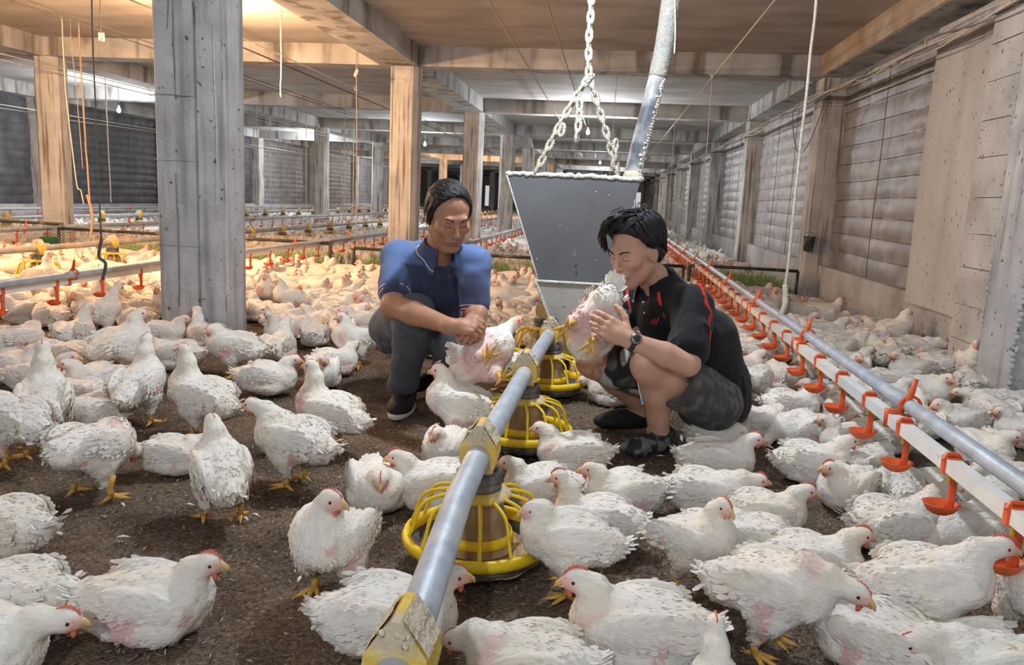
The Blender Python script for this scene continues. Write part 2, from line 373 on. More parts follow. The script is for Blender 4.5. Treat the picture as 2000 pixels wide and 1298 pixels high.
# the big pillar in front, a step and seam on its face, rust line down its corner
p = MB(); p.add(*bevbox(-2.53, -2.12, 4.16, 4.40, -.05, ZC, .012)); p.add(*boxVF(-2.27, -2.125, 4.146, 4.17, -.05, ZC))
for zz in (.55, 1.02, 1.37, 1.9): p.add(*boxVF(-2.532, -2.27, 4.1555, 4.17, zz, zz+.004))
po = struct('column', p, MT['pillar'])
pth = [(-2.131+.004*math.sin(z*9)+.002*math.sin(z*31), 4.150, z) for z in np.linspace(0, 2.3, 40)]
tag(MB().add(*tubeVF(pth, .0035, 5)).build('rust_streak', MT['rust'], po), 'reddish brown rust line down the corner')
pth = [(-2.165+.004*math.sin(z*7), 4.144, z) for z in np.linspace(.75, 1.75, 24)]
tag(MB().add(*tubeVF(pth, .0022, 5)).build('lime_streak', MT['whitedust'], po), 'thin white lime streak')
for nm, lab, P_ in (('crack', None, [(-2.43, 4.158, 2.3), (-2.425, 4.157, 1.9), (-2.435, 4.157, 1.72)]), ('crack', None, [(-2.40, 4.158, 2.3), (-2.402, 4.157, 1.65), (-2.398, 4.157, 1.35)]), ('crack', None, [(-2.29, 4.157, 1.86), (-2.275, 4.157, 1.70), (-2.262, 4.157, 1.55)]), ('crack', None, [(-2.41, 4.157, .95), (-2.405, 4.157, .6), (-2.41, 4.157, .2)]), ('crack', None, [(-2.53, 4.157, 1.372), (-2.45, 4.156, 1.374), (-2.36, 4.156, 1.368), (-2.28, 4.157, 1.37)])):
    q_ = catmull(P_, 8); q_ = q_+np.stack([.004*vnoise(q_, 25, 2), q_[:, 0]*0, .003*vnoise(q_, 30, 5)], 1); MB().add(*tubeVF(q_, .0026*(1+.6*vnoise(q_, 20, 6)), 5)).build(nm, MT['cable'], po)
struct('warm_spill_trim', MB().add(*boxVF(2.005, 2.025, 4.2, YK(1), ZB+.004, ZC)), MT['warm_spill_beam'])  # added board, its brown stands for warm lamp light on the beam face
hb_ = empty('hanging_bucket', (2.07, YK(1)-.03, .50), 0, 'small dark grey bucket hung on first square post of right wall', 'bucket')
MB().add(*latheVF([(.001, 0), (.045, 0), (.058, .15), (.061, .155), (.055, .15), (.043, .01), (.001, .008)], 16)).build('body', MT['dark_plastic'], hb_)
MB().add(*tubeVF([(.055*math.cos(t), 0, .15+.05*math.sin(t)) for t in np.linspace(0, math.pi, 10)], .003, 5)).build('handle', MT['cable'], hb_)
for k in range(1, 11):
    struct('column', MB().add(*bevbox(-2.44, -2.125, YK(k), YK(k)+.26, -.05, ZB+.008, .055)), MT['column'])
for k in range(0, 11):
    if k == 0: continue
    struct('column', MB().add(*bevbox(-6.63, -6.33, YK(k), YK(k)+.26, -.05, ZB+.008, .055)), MT['column'])
# right side: low wall, posts, edge beam above, tarpaulin bays
struct('wall_right', MB().add(*bevbox(2.20, 2.40, -3, 54, -.05, .36, .012)), MT['wall'])
struct('wall_left', MB().add(*bevbox(-10.25, -10.02, -3, 54, -.05, .42, .012)), MT['wall'])
for k in range(1, 12):
    struct('column', MB().add(*bevbox(2.05, 2.42, YK(k), YK(k)+.30, -.05, ZB+.01, .012)), MT['column'])
    struct('column', MB().add(*bevbox(-10.25, -9.88, YK(k), YK(k)+.30, -.05, ZB+.01, .012)), MT['column'])
b = MB().add(*bevbox(1.95, 2.42, 3.93, 4.26, -.05, ZB+.01, .02)); o = struct('column', b, MT['pillar'])
# rough broken mortar edges down that column
for nm, x0, y0 in (('mortar_edge', 1.965, 4.268), ('mortar_edge', 1.965, 3.925)):
    m_ = MB()
    for z in np.arange(.02, 2.2, .028): m_.add(*sphereVF((x0+rng.uniform(-.008, .008), y0+rng.uniform(-.006, .006), z), rng.uniform(.008, .019, 3), 6, 4))
    m_.build(nm, MT['wall'], o)
# pilaster cast in lifts: each lift is a block of its own
pil = tag(link('trim_1', None), kind='structure')
z = -.05
for i, hgt in enumerate([.27, .2, .21, .19, .2, .22, .2, .21, .2, .2, .21]):
    dx = rng.uniform(-.006, .006)
    MB().add(*bevbox(2.03+dx, 2.40, 4.285, 4.80+rng.uniform(-.012, .012), z+.004, z+hgt, .008)).build('block', MT['wall'], pil, False); z += hgt
bd = MB(); gy_, gz_ = np.meshgrid(np.linspace(4.78, 5.88, 24), np.linspace(.30, 2.17, 40), indexing='ij')
for off, fl in ((0, 1), (.012, -1)):
    x_ = 2.15+off+.006*np.sin(gy_*5)+.004*np.sin(gz_*4); Vv = np.stack([x_, gy_, gz_], -1).reshape(-1, 3); Ff = gridVF(24, 40)
    bd.add(Vv, Ff if fl > 0 else Ff[:, ::-1])
tag(bd.build('wall_board', MT['board']), 'fly-specked grey fibre board standing on low right wall beside nearest column', 'board')
NTH = lambda k: ['first', 'second', 'third', 'fourth', 'fifth', 'sixth', 'seventh', 'eighth', 'ninth', 'tenth', 'eleventh', 'twelfth', 'thirteenth', 'fourteenth', 'fifteenth', 'sixteenth', 'seventeenth', 'eighteenth', 'nineteenth', 'twentieth'][k] if k < 20 else 'twenty-'+['first', 'second', 'third', 'fourth', 'fifth', 'sixth', 'seventh', 'eighth', 'ninth', 'tenth', 'eleventh', 'twelfth', 'thirteenth', 'fourteenth', 'fifteenth', 'sixteenth'][k-20]
def curtain(xc, y0, y1, z0, z1, sgn, nrib, m, label, group=None, det=1.):
    root = empty('curtain', (xc, (y0+y1)/2, z0), 0, label, 'curtain', group)
    ny, nz = int(70*det)+4, nrib*7+1; yv = np.linspace(y0, y1, ny); zv = np.linspace(z0, z1, nz); Y_, Z_ = np.meshgrid(yv, zv, indexing='ij')
    t = (Z_-z0)/(z1-z0)*nrib+.25*vnoise(np.stack([Y_*.9, Z_*0, Y_*0+xc], -1), 1., 5)*.6
    bel = np.abs(np.sin(np.pi*t))**.7
    Pn = np.stack([Y_, Z_, Y_*0+xc+y0], -1)
    x_ = .022*bel*(.7+.5*vnoise(Pn, 1.7, 4))+.010*vnoise(Pn*[1.5, .7, 1], 7, 6)+.006*vnoise(Pn*[2.2, .5, 1], 20, 7)
    top = sstep(Z_, z1-.35, z1-.1); x_ = x_+top*.012*np.sin(Y_*75+3*np.sin(Y_*9))
    Vv = np.stack([xc*0+sgn*x_, Y_-(y0+y1)/2, Z_-z0], -1).reshape(-1, 3); Ff = gridVF(ny, nz)
    MB().add(Vv, Ff if sgn > 0 else Ff[:, ::-1]).build('sheet', m, root)
    w = (y1-y0)/2
    MB().add(*tubeVF([(sgn*.035, -w, z1-z0-.29), (sgn*.04, 0, z1-z0-.26), (sgn*.035, w, z1-z0-.25)], .012, 6)).build('batten', MT['rope'], root)
    if det > .5:
        for f in (.16, .4, .66):
            MB().add(*tubeVF([(sgn*(.042+.004*math.sin(q*9)), -w+2*w*f+.015*math.sin(q*3), q*(z1-z0)) for q in np.linspace(0, .98, 12)], .0035, 5)).build('cord', MT['rope_dark'], root)
        for i in range(1, nrib):
            zz = i/nrib*(z1-z0); MB().add(*tubeVF([(sgn*.008, -w+2*w*q, zz+.008*math.sin(q*7+i)) for q in np.linspace(0, 1, 9)], .0022, 4)).build('seam', MT['rope_dark'], root)
    return root
for k in range(-1, 11):
    nm = {-1: None, 0: 'large grey tarpaulin curtain beside fly-specked board, nearest on right wall', 1: 'second grey tarpaulin curtain along right wall, beyond first square post',
          2: 'third grey tarpaulin curtain along right wall, narrow in view', 3: 'fourth grey tarpaulin curtain along right wall, narrow strip'}.get(k, NTH(k)+' tarpaulin curtain from camera along right wall, very narrow strip')
    if k == -1:
        continue
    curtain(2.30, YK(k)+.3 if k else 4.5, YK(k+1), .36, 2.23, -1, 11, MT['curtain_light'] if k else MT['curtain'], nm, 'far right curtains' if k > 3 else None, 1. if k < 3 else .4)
    lab = {2: 'dark grey tarpaulin curtain at far left, behind orange lit column', 3: 'grey ribbed tarpaulin curtain on left wall just left of big pillar',
           4: 'pinkish grey ribbed curtain on left wall just right of big pillar', 5: 'pinkish grey ribbed curtain on left wall behind pale far column',
           6: 'ribbed curtain on left wall left of orange-edged column'}.get(k, NTH(k)+' ribbed tarpaulin curtain from camera along left wall')
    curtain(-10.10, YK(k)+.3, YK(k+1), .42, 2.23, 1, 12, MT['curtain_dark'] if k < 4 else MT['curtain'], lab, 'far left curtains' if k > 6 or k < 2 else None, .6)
# far end wall with bright window openings
ew = MB(); Y1 = 52.
holes = [(-9.2, -8.55), (-8.35, -7.6), (-7.3, -6.6), (-5.2, -4.4), (1.25, 2.0)]
xk = -10.3
for a_, b_ in holes: ew.add(*boxVF(xk, a_, Y1, Y1+.2, -.05, ZC)); ew.add(*boxVF(a_, b_, Y1, Y1+.2, -.05, .28)); ew.add(*boxVF(a_, b_, Y1, Y1+.2, 1.7, ZC)); xk = b_
ew.add(*boxVF(xk, 2.45, Y1, Y1+.2, -.05, ZC)); struct('wall_far', ew, MT['wall'])
for i, (a_, b_) in enumerate(holes):
    w_ = MB(); mx = (a_+b_)/2
    for q in ((a_, a_+.05, .28, 1.7), (b_-.05, b_, .28, 1.7), (a_, b_, .28, .33), (a_, b_, 1.65, 1.7), (mx-.02, mx+.02, .28, 1.7)): w_.add(*boxVF(q[0], q[1], Y1+.02, Y1+.08, q[2], q[3]))
    struct('window_%d' % (i+1), w_, MT['white'])
# conduit and cables strung along the right edge beam
cr = empty('cable_run', (2.0, 4, 2.03), 0, 'grey conduit with tied loose cables running along right wall top', 'cable')
def rel(Pp, c): return np.asarray(Pp, float)-np.asarray(c, float)
MB().add(*tubeVF([(0, y-4, .012*math.sin(y*.8)) for y in np.arange(2.5, 48, .8)], .022, 8)).build('conduit', MT['steel_dim'], cr)
for q in range(5):
    ph = q*1.7; Pp = [(-.02+.02*math.sin(y*1.3+ph), y-4, -.02+.035*math.sin(y*(.9+.17*q)+ph)+.02*math.sin(y*3.1+q)) for y in np.arange(2.5, 30, .22)]
    MB().add(*tubeVF(Pp, .005, 5)).build('cable', MT['cable' if q % 2 else 'rope'], cr)
for y in np.arange(4.5, 14, 1.1):
    MB().add(*tubeVF([(.03*math.cos(t), y-4+.004*t, .03*math.sin(t)) for t in np.linspace(0, 7, 16)], .004, 4)).build('tie', MT['rope'], cr)
for lab, y0, dz in (('drooping dark cable hanging across second post on right wall', 8.2, .5), ('pale looped cord hanging from conduit at third right post', 12.3, .7)):
    Pp = [(2.02-.02*math.sin(t*3.1), y0+t*(1.4 if dz < .6 else .9), 2.02-dz*math.sin(math.pi*t)**.8) for t in np.linspace(0, 1, 18)]
    tag(MB().add(*tubeVF(Pp, .005, 5)).build('cable', MT['cable' if dz < .6 else 'rope']), lab, 'cable')
# ------------------------------------------------------------------ lamps
def bulb(x, y, z, warm=False, label=None, power=None):
    r_ = empty('hanging_bulb', (x, y, z), 0, label, 'lamp', None)
    MB().add(*tubeVF([(0, 0, .05), (0, 0, ZC-z)], .003, 5)).build('flex', MT['cable'], r_)
    MB().add(*latheVF([(.0, .075), (.016, .075), (.018, .045), (.014, .04)], 12)).build('socket', MT['white'], r_)
    g = MB().add(*latheVF([(.012, .045), (.02, .03), (.03, .005), (.03, -.015), (.02, -.033), (.001, -.04)], 14)).build('glass', MT['bulb_warm' if warm else 'bulb'], r_)
    g.visible_shadow = True
    l = bpy.data.lights.new('bulb_light', 'POINT'); l.energy = power or (WARM_W if warm else BULB_W); l.color = WARM if warm else COOL; l.shadow_soft_size = .045
    lo = link('bulb_light', l, r_, (0, 0, -.10 if not warm else -.07))
    return r_
for i, (x, y, lab) in enumerate([(-.28, 2.95, 'cool white bulb hanging above the two squatting men'), (-.43, 12.9, 'bright white bulb hanging behind the hopper chain'), (-.36, 22.6, 'smaller white bulb far behind the hopper chain'),
        (-.26, 33., 'most distant white bulb above the hopper rim'), (-7.9, 12., 'white bulb glowing left of the big pillar'), (-8.15, 21.2, 'white bulb beside the pale far column'), (-8.1, 31., 'distant white bulb near left wall'), (-.3, -1.2, 'white bulb behind the photographer'), (-7.9, 2.2, 'white bulb near left wall outside the view'), (-4.2, 17.5, 'added white bulb over the far middle bays')]):  # the bulb over the middle bays is added to brighten them
    bulb(x, y, 2.0, False, lab, BULB_W if y < 5 else BULB_W*1.25)
for x, y, lab in [(-3.42, 6.5, 'warm orange bulb hidden behind the big pillar'), (-4.9, 28.5, 'warm orange bulb in the far bays'), (-5.7, 4.7, 'added unseen warm orange bulb outside the left edge of view')]: bulb(x, y, 2.06, True, lab, 340. if x < -5 and y < 10 else 200.)  # the bulb past the left edge is added to even out the orange ceiling
# ------------------------------------------------------------------ feed and water lines
ZP = .285
def feeder_meshes():
    D = {}
    D['pan'] = MB().add(*latheVF([(.001, .012), (.12, .012), (.150, .026), (.172, .058), (.176, .060), (.152, .022), (.12, .004), (.001, .004)][::1], 32)).mesh('pan', MT['dark_plastic'])
    D['pan_rim'] = MB().add(*latheVF([(.168, .050), (.184, .056), (.187, .068), (.183, .080), (.172, .082), (.165, .074), (.166, .058), (.168, .050)], 36)).mesh('pan_rim', MT['yellow'])
    fz = []
    r_, t_ = np.meshgrid(np.linspace(.03, .160, 12), np.linspace(0, 2*math.pi, 41), indexing='ij'); Vv = np.stack([r_*np.cos(t_), r_*np.sin(t_), .046-.02*(r_/.16)], -1).reshape(-1, 3)
    Vv[:, 2] += .007*vnoise(Vv, 40, 3)+.005*vnoise(Vv, 90, 4); D['feed'] = MB().add(Vv, gridVF(12, 41)).mesh('feed', MT['feed'])
    D['feed_cone'] = MB().add(*latheVF([(.055, .186), (.058, .17), (.075, .11), (.088, .06), (.094, .045)], 24)).mesh('feed_cone', MT['cone'])
    D['cone_band'] = MB().add(*latheVF([(.0835, .088), (.0865, .088), (.0925, .066), (.0895, .064)], 24)).mesh('cone_band', MT['yellow'])
    D['grill_top'] = MB().add(*latheVF([(.05, .196), (.066, .194), (.080, .184), (.082, .176), (.066, .182), (.052, .184)], 24)).mesh('grill_top', MT['yellow_dust'])
    path = catmull([(.074, 0, .182), (.108, 0, .176), (.136, 0, .164), (.150, 0, .142), (.160, 0, .108), (.174, 0, .074)], 3)
    D['grill_bar'] = MB().add(*tubeVF(path, .0046, 6)).mesh('grill_bar', MT['yellow'])
    D['grill_all'] = None
    cl = MB().add(*latheVF([(.05, .190), (.056, .192), (.058, .21), (.05, .214), (.056, .217), (.057, .236), (.05, .24), (.04, .24)], 20)); D['collar'] = cl.mesh('collar', MT['dark_plastic'])
    nk = MB()
    for w, z0, z1 in ((.036, .236, .262),): nk.add(*bevbox(-w, w, -w, w, z0, z1, .01))
    # saddle block round the tube with gabled top
    prof = [(-.040, .255), (.040, .255), (.046, .285), (.042, .312), (.016, .352), (.006, .362), (-.006, .362), (-.016, .352), (-.042, .312), (-.046, .285)]
    Vv = np.array([(x, y, z) for y in (-.040, .040) for x, z in prof]); Vv[10:, 0] *= 1.; nn = len(prof)
    Ff = [np.array([(i, (i+1) % nn, nn+(i+1) % nn, nn+i) for i in range(nn)]), np.array([list(range(nn))[::-1]]), np.array([list(range(nn, 2*nn))])]
    nk.add(Vv, Ff); D['saddle'] = nk.mesh('saddle', MT['yellow_dust'], False)
    du = MB()
    for s in (-1, 1):
        r2, t2 = np.meshgrid(np.linspace(0, 1, 7), np.linspace(-.036, .036, 9), indexing='ij')
        X = s*(.010+.034*r2); Z = .360-.052*r2**1.05; Vv = np.stack([X, t2, Z+.004+.003*rng.random(X.shape)], -1).reshape(-1, 3); du.add(Vv, gridVF(7, 9) if s < 0 else gridVF(7, 9)[:, ::-1])
    for q in range(34):
        du.add(*sphereVF((rng.uniform(-.03, .03), rng.uniform(-.04, .04), .345-abs(rng.normal(0, .012))), rng.uniform(.003, .007, 3), 6, 4))
    D['feed_dust'] = du.mesh('feed_dust', MT['dust'])
    return D
FM = feeder_meshes()
gj = MB()
bv = np.zeros(len(FM['grill_bar'].vertices)*3); FM['grill_bar'].vertices.foreach_get('co', bv); bv = bv.reshape(-1, 3)
# light joined grill for feeders too far off to pick the bars apart
for i in range(14):
    a = i*2*math.pi/14; path = np.array([(.074, 0, .18), (.136, 0, .164), (.174, 0, .074)])@np.array([[math.cos(a), math.sin(a), 0], [-math.sin(a), math.cos(a), 0], [0, 0, 1]])
    gj.add(*tubeVF(path, .005, 4, False))
FM['grill_all'] = gj.mesh('grill', MT['yellow'])
def feeder(x, y, label, group=None, near=True, rz=0., dz=0.):
    r_ = empty('pan_feeder', (x, y, dz), rz, label, 'feeder', group)
    for k in ('pan', 'pan_rim', 'feed', 'feed_cone', 'cone_band', 'grill_top', 'collar', 'saddle', 'feed_dust'):
        if not near and k in ('feed', 'cone_band', 'feed_dust'): continue
        o = link(k, FM[k], r_)
        if k in ('saddle', 'feed_dust'): o.rotation_euler = (0, 0, -rz)
    if near:
        for i in range(14):
            o = link('grill_bar', FM['grill_bar'], r_); o.rotation_euler = (0, 0, (i+.5)*2*math.pi/14)
    else:
        o = link('grill', FM['grill_all'], r_); o['kind'] = 'stuff'
    return r_
def pipe(name, x, y0, y1, z, r, m, label, cat, n=14, xf=None):
    ys_ = np.linspace(y0, y1, 40); Pp = [((xf(y) if xf else x), y, z) for y in ys_]
    return tag(MB().add(*tubeVF(Pp, r, n)).build(name, m), label, cat)
FX = lambda y: float(np.interp(y, [.6, .95, 1.5, 1.83, 2.74, 3.6], [-.232, -.236, -.270, -.276, -.264, -.238]))
pipe('feed_tube', 0, .62, 3.66, ZP, .029, MT['steel'], 'grey galvanised feed tube running from foreground to under the hopper', 'feed pipe', 20, FX)
FEED = [(.93, 'nearest pan feeder, only its dusty yellow saddle showing at bottom'), (1.81, 'large yellow pan feeder at centre foreground among hens'), (2.74, 'yellow pan feeder in the middle of the front row'), (3.58, 'yellow pan feeder beside the younger man, third from camera')]
for y, l in FEED: feeder(FX(y), y, l, None, True, .2)
feeder(-.33, 4.35, 'half-hidden yellow pan feeder under the grey hopper', None, True, .1)
pipe('feed_tube', -4.77, 2.6, 34, .30, .026, MT['steel_dim'], 'brownish feed tube crossing behind the big pillar at left', 'feed pipe')
for i in range(32):
    y = 5.06+i*1.0
    feeder(-4.77, y, {1: 'yellow pan feeder nearest the left edge under warm light', 2: 'yellow pan feeder behind the grey hanging wire at left', 3: 'yellow pan feeder half hidden by the big pillar'}.get(i, NTH(i)+' yellow pan feeder from camera on line behind big pillar'), None if i in (1, 2, 3) else 'feeders on the second line', i in (1, 2, 3), .1*i, .012)
pipe('feed_tube', -8.0, 6., 46, .33, .026, MT['steel'], 'pale blue-grey feed tube far left near the left wall', 'feed pipe')
for i in range(36): feeder(-8.0, 7.6+i*1.0, NTH(i)+' small yellow pan feeder from camera on line near left wall', 'feeders on the far left line', False, .1*i, .045)
pipe('feed_tube', -.3, 9.3, 46, .30, .024, MT['steel_dim'], 'far feed tube in the bay beyond the mesh fence', 'feed pipe')
for i in range(20): feeder(-.3, 9.8+i*1.0, NTH(i)+' far yellow pan feeder from camera beyond the mesh fence', 'feeders beyond the fence', False, .1*i, .015)
# drinker lines
def drinker_meshes():
    D = {}
    c = MB()
    c.add(*tubeVF([(.0, 0, -.016), (0, 0, -.045)], .006, 8)); D['nipple'] = c.mesh('nipple', MT['yellow'])
    s = MB(); s.add(*bevbox(-.021, .021, -.015, .015, -.022, .020, .006)); s.add(*tubeVF([(-.022, -.004, .012), (-.012, 0, .026), (.012, 0, .026), (.022, .004, .012)], .006, 6))
    D['saddle_clip'] = s.mesh('saddle_clip', MT['orange'], False)
    c = MB(); c.add(*tubeVF([(.010, 0, -.018), (.011, 0, -.05), (.011, 0, -.09), (.009, 0, -.120)], [.0125, .0095, .0095, .0125], 8))
    V, F = latheVF([(.001, -.127), (.020, -.127), (.033, -.119), (.042, -.105), (.046, -.099), (.041, -.100), (.033, -.112), (.020, -.119), (.001, -.119)], 20); V = V*[1.0, .80, 1]+[-.010, 0, 0]
    c.add(V, F); D['drinker_cup'] = c.mesh('drinker_cup', MT['orange'])
    h = MB(); h.add(*bevbox(-.024, .024, -.011, .011, -.024, .03, .006)); h.add(*tubeVF([(.012, 0, .02), (.03, 0, .05), (.045, 0, .085), (.052, 0, .125)], [.009, .009, .009, .007], 7)); h.add(*tubeVF([(.045+.03*math.cos(t), 0, .042+.03*math.sin(t)) for t in np.linspace(0, 5.6, 14)], .005, 6)); D['hanger'] = h.mesh('hanger', MT['orange'])
    return D
DM = drinker_meshes()
def drinker_line(xf, y0, y1, z, cups, label, step=.316, ph=0., mpipe=None, mtube=None):
    r_ = empty('drinker_line', (xf(y0), y0, z), 0, label, 'drinker line')
    ys_ = np.linspace(y0, y1, 30); b = MB()
    Pp = np.array([(xf(y)-xf(y0), y-y0, 0) for y in ys_]); w = .017
    Vv = np.concatenate([Pp+[-w, 0, -w], Pp+[w, 0, -w], Pp+[w, 0, w], Pp+[-w, 0, w]]).reshape(4, -1, 3).transpose(1, 0, 2).reshape(-1, 3); n_ = len(Pp)
    i, j = np.meshgrid(np.arange(n_-1), np.arange(4), indexing='ij')
    b.add(Vv, [np.stack([i*4+j, i*4+(j+1) % 4, (i+1)*4+(j+1) % 4, (i+1)*4+j], -1).reshape(-1, 4), np.array([[3, 2, 1, 0]]), np.array([[0, 1, 2, 3]])+4*(n_-1)]).build('water_pipe', mpipe or MT['pvc'], r_, False)
    MB().add(*tubeVF(Pp+[.045, 0, .042], .0215, 14)).build('support_tube', mtube or MT['steel'], r_)
    for q in range(cups):
        y = y0+ph+q*step
        if y > y1: break
        for k in ('saddle_clip', 'nipple', 'drinker_cup'):
            if k == 'nipple' and y > 6: continue
            link(k, DM[k], r_, (xf(y)-xf(y0), y-y0, 0))
        if q % 4 == 2: link('hanger', DM['hanger'], r_, (xf(y+.1)-xf(y0), y+.1-y0, 0))
    return r_
DX = lambda y: float(np.interp(y, [1.2, 3.6, 8, 30], [.868, .886, .93, 1.0]))
drinker_line(DX, 1.2, 30, .305, 62, 'white and steel drinker line with orange cups along the right', .316, .436)
drinker_line(lambda y: -3.06+.0*y, 2.7, 24, .315, 44, 'drinker line passing in front of and behind big left pillar', .40, .5)
drinker_line(lambda y: -6.28, 4.6, 30, .30, 44, 'orange drinker line in warm light in front of left mesh fence', .46, .3)
drinker_line(lambda y: -9.35, 8., 44, .34, 50, 'white drinker line farthest left near the dark curtains', .6, .3)
drinker_line(lambda y: -1.75, 9.0, 40, .30, 60, 'far drinker line beyond the mesh fence', .5, .2)
# ------------------------------------------------------------------ hopper, chain, hose
hp = empty('feed_hopper', (-.17, 4.1, .29), 0, 'dark grey tapered metal feed hopper hanging between the men', 'hopper')
def L4(V): return np.asarray(V, float)-np.array([-.17, 4.1, .29])
def frust(x0t, x1t, y0t, y1t, zt, x0b, x1b, y0b, y1b, zb, th=.006):
    b = MB(); o = [(x0b, y0b, zb), (x1b, y0b, zb), (x1b, y1b, zb), (x0b, y1b, zb), (x0t, y0t, zt), (x1t, y0t, zt), (x1t, y1t, zt), (x0t, y1t, zt)]
    i = [(x+(th if x < (x0t+x1t)/2 else -th), y+(th if y < (y0t+y1t)/2 else -th), z) for x, y, z in o]
    F = []
    for a in range(4):
        c = (a+1) % 4; F += [(a, c, 4+c, 4+a), (8+c, 8+a, 12+a, 12+c), (4+a, 4+c, 12+c, 12+a), (c, a, 8+a, 8+c)]
    b.add(L4(o+i), np.array(F)); return b
frust(-.504, .138, 3.8, 4.42, 1.015, -.328, .015, 3.83, 4.3, .507).build('hopper_body', MT['hopper'], hp, False)
frust(-.340, .022, 3.82, 4.31, .505, -.253, -.088, 3.86, 4.2, .29).build('feed_bin', MT['bin'], hp, False)
rim = MB(); loop = [(-.504, 3.8), (.138, 3.8), (.138, 4.42), (-.504, 4.42), (-.504, 3.8)]
for a, b_ in zip(loop[:-1], loop[1:]):
    Pp = [(a[0]+(b_[0]-a[0])*t, a[1]+(b_[1]-a[1])*t, 1.018+rng.uniform(-.004, .006)) for t in np.linspace(0, 1, 40)]; rim.add(L4(tubeVF(Pp, [rng.uniform(.009, .014) for _ in Pp], 7)[0]), tubeVF(Pp, .01, 7)[1])
rim.build('dusty_rim', MT['whitedust'], hp)
for a, b_ in (((-.340, 3.815, .505), (.022, 3.815, .505)), ((-.340, 3.815, .505), (-.253, 3.855, .29)), ((.022, 3.815, .505), (-.088, 3.855, .29)), ((-.504, 3.797, 1.01), (-.328, 3.827, .507))):
    Pp = np.linspace(a, b_, 14); V, F = tubeVF(Pp, .0075 if a[2] < .6 else .004, 6); MB().add(L4(V), F).build('edge_flange', MT['whitedust'], hp)
for q in range(5):
    t = rng.uniform(.1, .9); x = -.504+.1+rng.uniform(0, .5)
    zz = rng.uniform(.6, .98); yy = 3.8+.03*(1.015-zz)/.508-.002; V, F = sphereVF((min(max(x, -.36), .0+.1*(zz-.5)), yy, zz), (rng.uniform(.002, .005), .002, rng.uniform(.003, .006)), 6, 4)
    MB().add(L4(V), F).build('dust_speck', MT['whitedust'], hp)
# small dark lettering remains on the plate (illegible marks)
V, F = tubeVF([(-.147, 3.80, .585), (-.144, 3.80, .60)], .004, 5); MB().add(L4(V), F).build('paint_mark', MT['watch'], hp)
def chain_pts(P, n):
    P = catmull(P, 20); s = np.concatenate([[0], np.cumsum(np.linalg.norm(np.diff(P, axis=0), axis=1))]); t = np.linspace(0, s[-1], n)
    return np.stack([np.interp(t, s, P[:, i]) for i in range(3)], 1)
lk = [(0, .0125*math.cos(t), .025*math.sin(t)+(0.008 if math.sin(t) > 0 else -.008)*.5) for t in np.linspace(0, 2*math.pi, 13)]
lkm = MB().add(*tubeVF(lk, .0085, 6, False)).mesh('chain_link', MT['chain'])
cr_ = at(1150, 150, 3.8)
ch = empty('suspension_chain', cr_, 0, 'dust-caked steel chain branching down to the hopper rim', 'chain')
def chain(P):
    L_ = np.linalg.norm(np.diff(catmull(P, 20), axis=0), axis=1).sum(); n_ = int(L_/.040)+1; Q = chain_pts(P, n_)
    for i in range(n_-1):
        a, b_ = Q[i], Q[i+1]; f = b_-a; q = Vector(f).to_track_quat('Z', 'Y')
        o = link('chain_link', lkm, ch, (a+b_)/2-cr_); o.rotation_mode = 'QUATERNION'; o.rotation_quaternion = q @ Euler((0, 0, (i % 2)*math.pi/2+.3)).to_quaternion()
chain([at(1158, -200, 3.8), at(1155, 0, 3.8), at(1150, 80, 3.8), cr_])
chain([cr_, at(1115, 205, 3.8), at(1085, 260, 3.8), at(1046, 338, 3.8)])
chain([cr_, at(1163, 190, 3.82), at(1185, 262, 3.84), at(1208, 350, 3.86)])
chain([at(1132, 196, 3.78), at(1131, 230, 3.78), at(1126, 275, 3.78)])
chain([at(1100, 240, 3.79), at(1103, 252, 3.79), at(1094, 268, 3.79)])
chain([at(1203, 275, 3.84), at(1201, 310, 3.84), at(1206, 345, 3.86)])
k_ = MB()
for q in range(14): k_.add(*sphereVF(rng.normal(0, .008, 3), rng.uniform(.008, .014, 3), 7, 5))
k_.build('knot', MT['chain'], ch)
hs = empty('feed_hose', at(1237, 345, 3.9), 0, 'thick dust-coated feed hose sloping down into the hopper', 'hose'); h0 = at(1237, 345, 3.9)
Pp = catmull([at(1340, -210, 3.9), at(1318, -60, 3.9), at(1300, 75, 3.9), at(1285, 150, 3.9)], 14); V, F = tubeVF(Pp, .045, 18); V = V+.002*vnoise(V, 160, 3)[:, None]; MB().add(V-h0, F).build('mesh_sleeve', MT['hose'], hs)
Pp = catmull([at(1286, 140, 3.9), at(1268, 210, 3.9), at(1248, 285, 3.9), at(1234, 345, 3.9)], 14); V, F = tubeVF(Pp, .040, 18); MB().add(V-h0, F).build('bare_tube', MT['hose_dark'], hs)
cr2 = MB()
for q in range(260):
    p0 = Pp[rng.integers(0, len(Pp))]; an = rng.normal(-.25, .35); cr2.add(*sphereVF(p0+np.array([math.cos(an)*.040, -abs(math.sin(an))*.040-.002, 0])-h0, rng.uniform(.004, .009, 3), 5, 4))
cr2.build('caked_dust', MT['whitedust'], hs)
V, F = tubeVF([at(1236, 330, 3.9), at(1236, 352, 3.9)], [.036, .060], 14); MB().add(V-h0, F).build('hose_mouth', MT['dust'], hs)
V, F = tubeVF(catmull([at(1318, -20, 3.86), at(1319, 60, 3.86), at(1317, 105, 3.86)], 6), .004, 5); MB().add(V-h0, F).build('tie_cord', MT['rope'], hs)
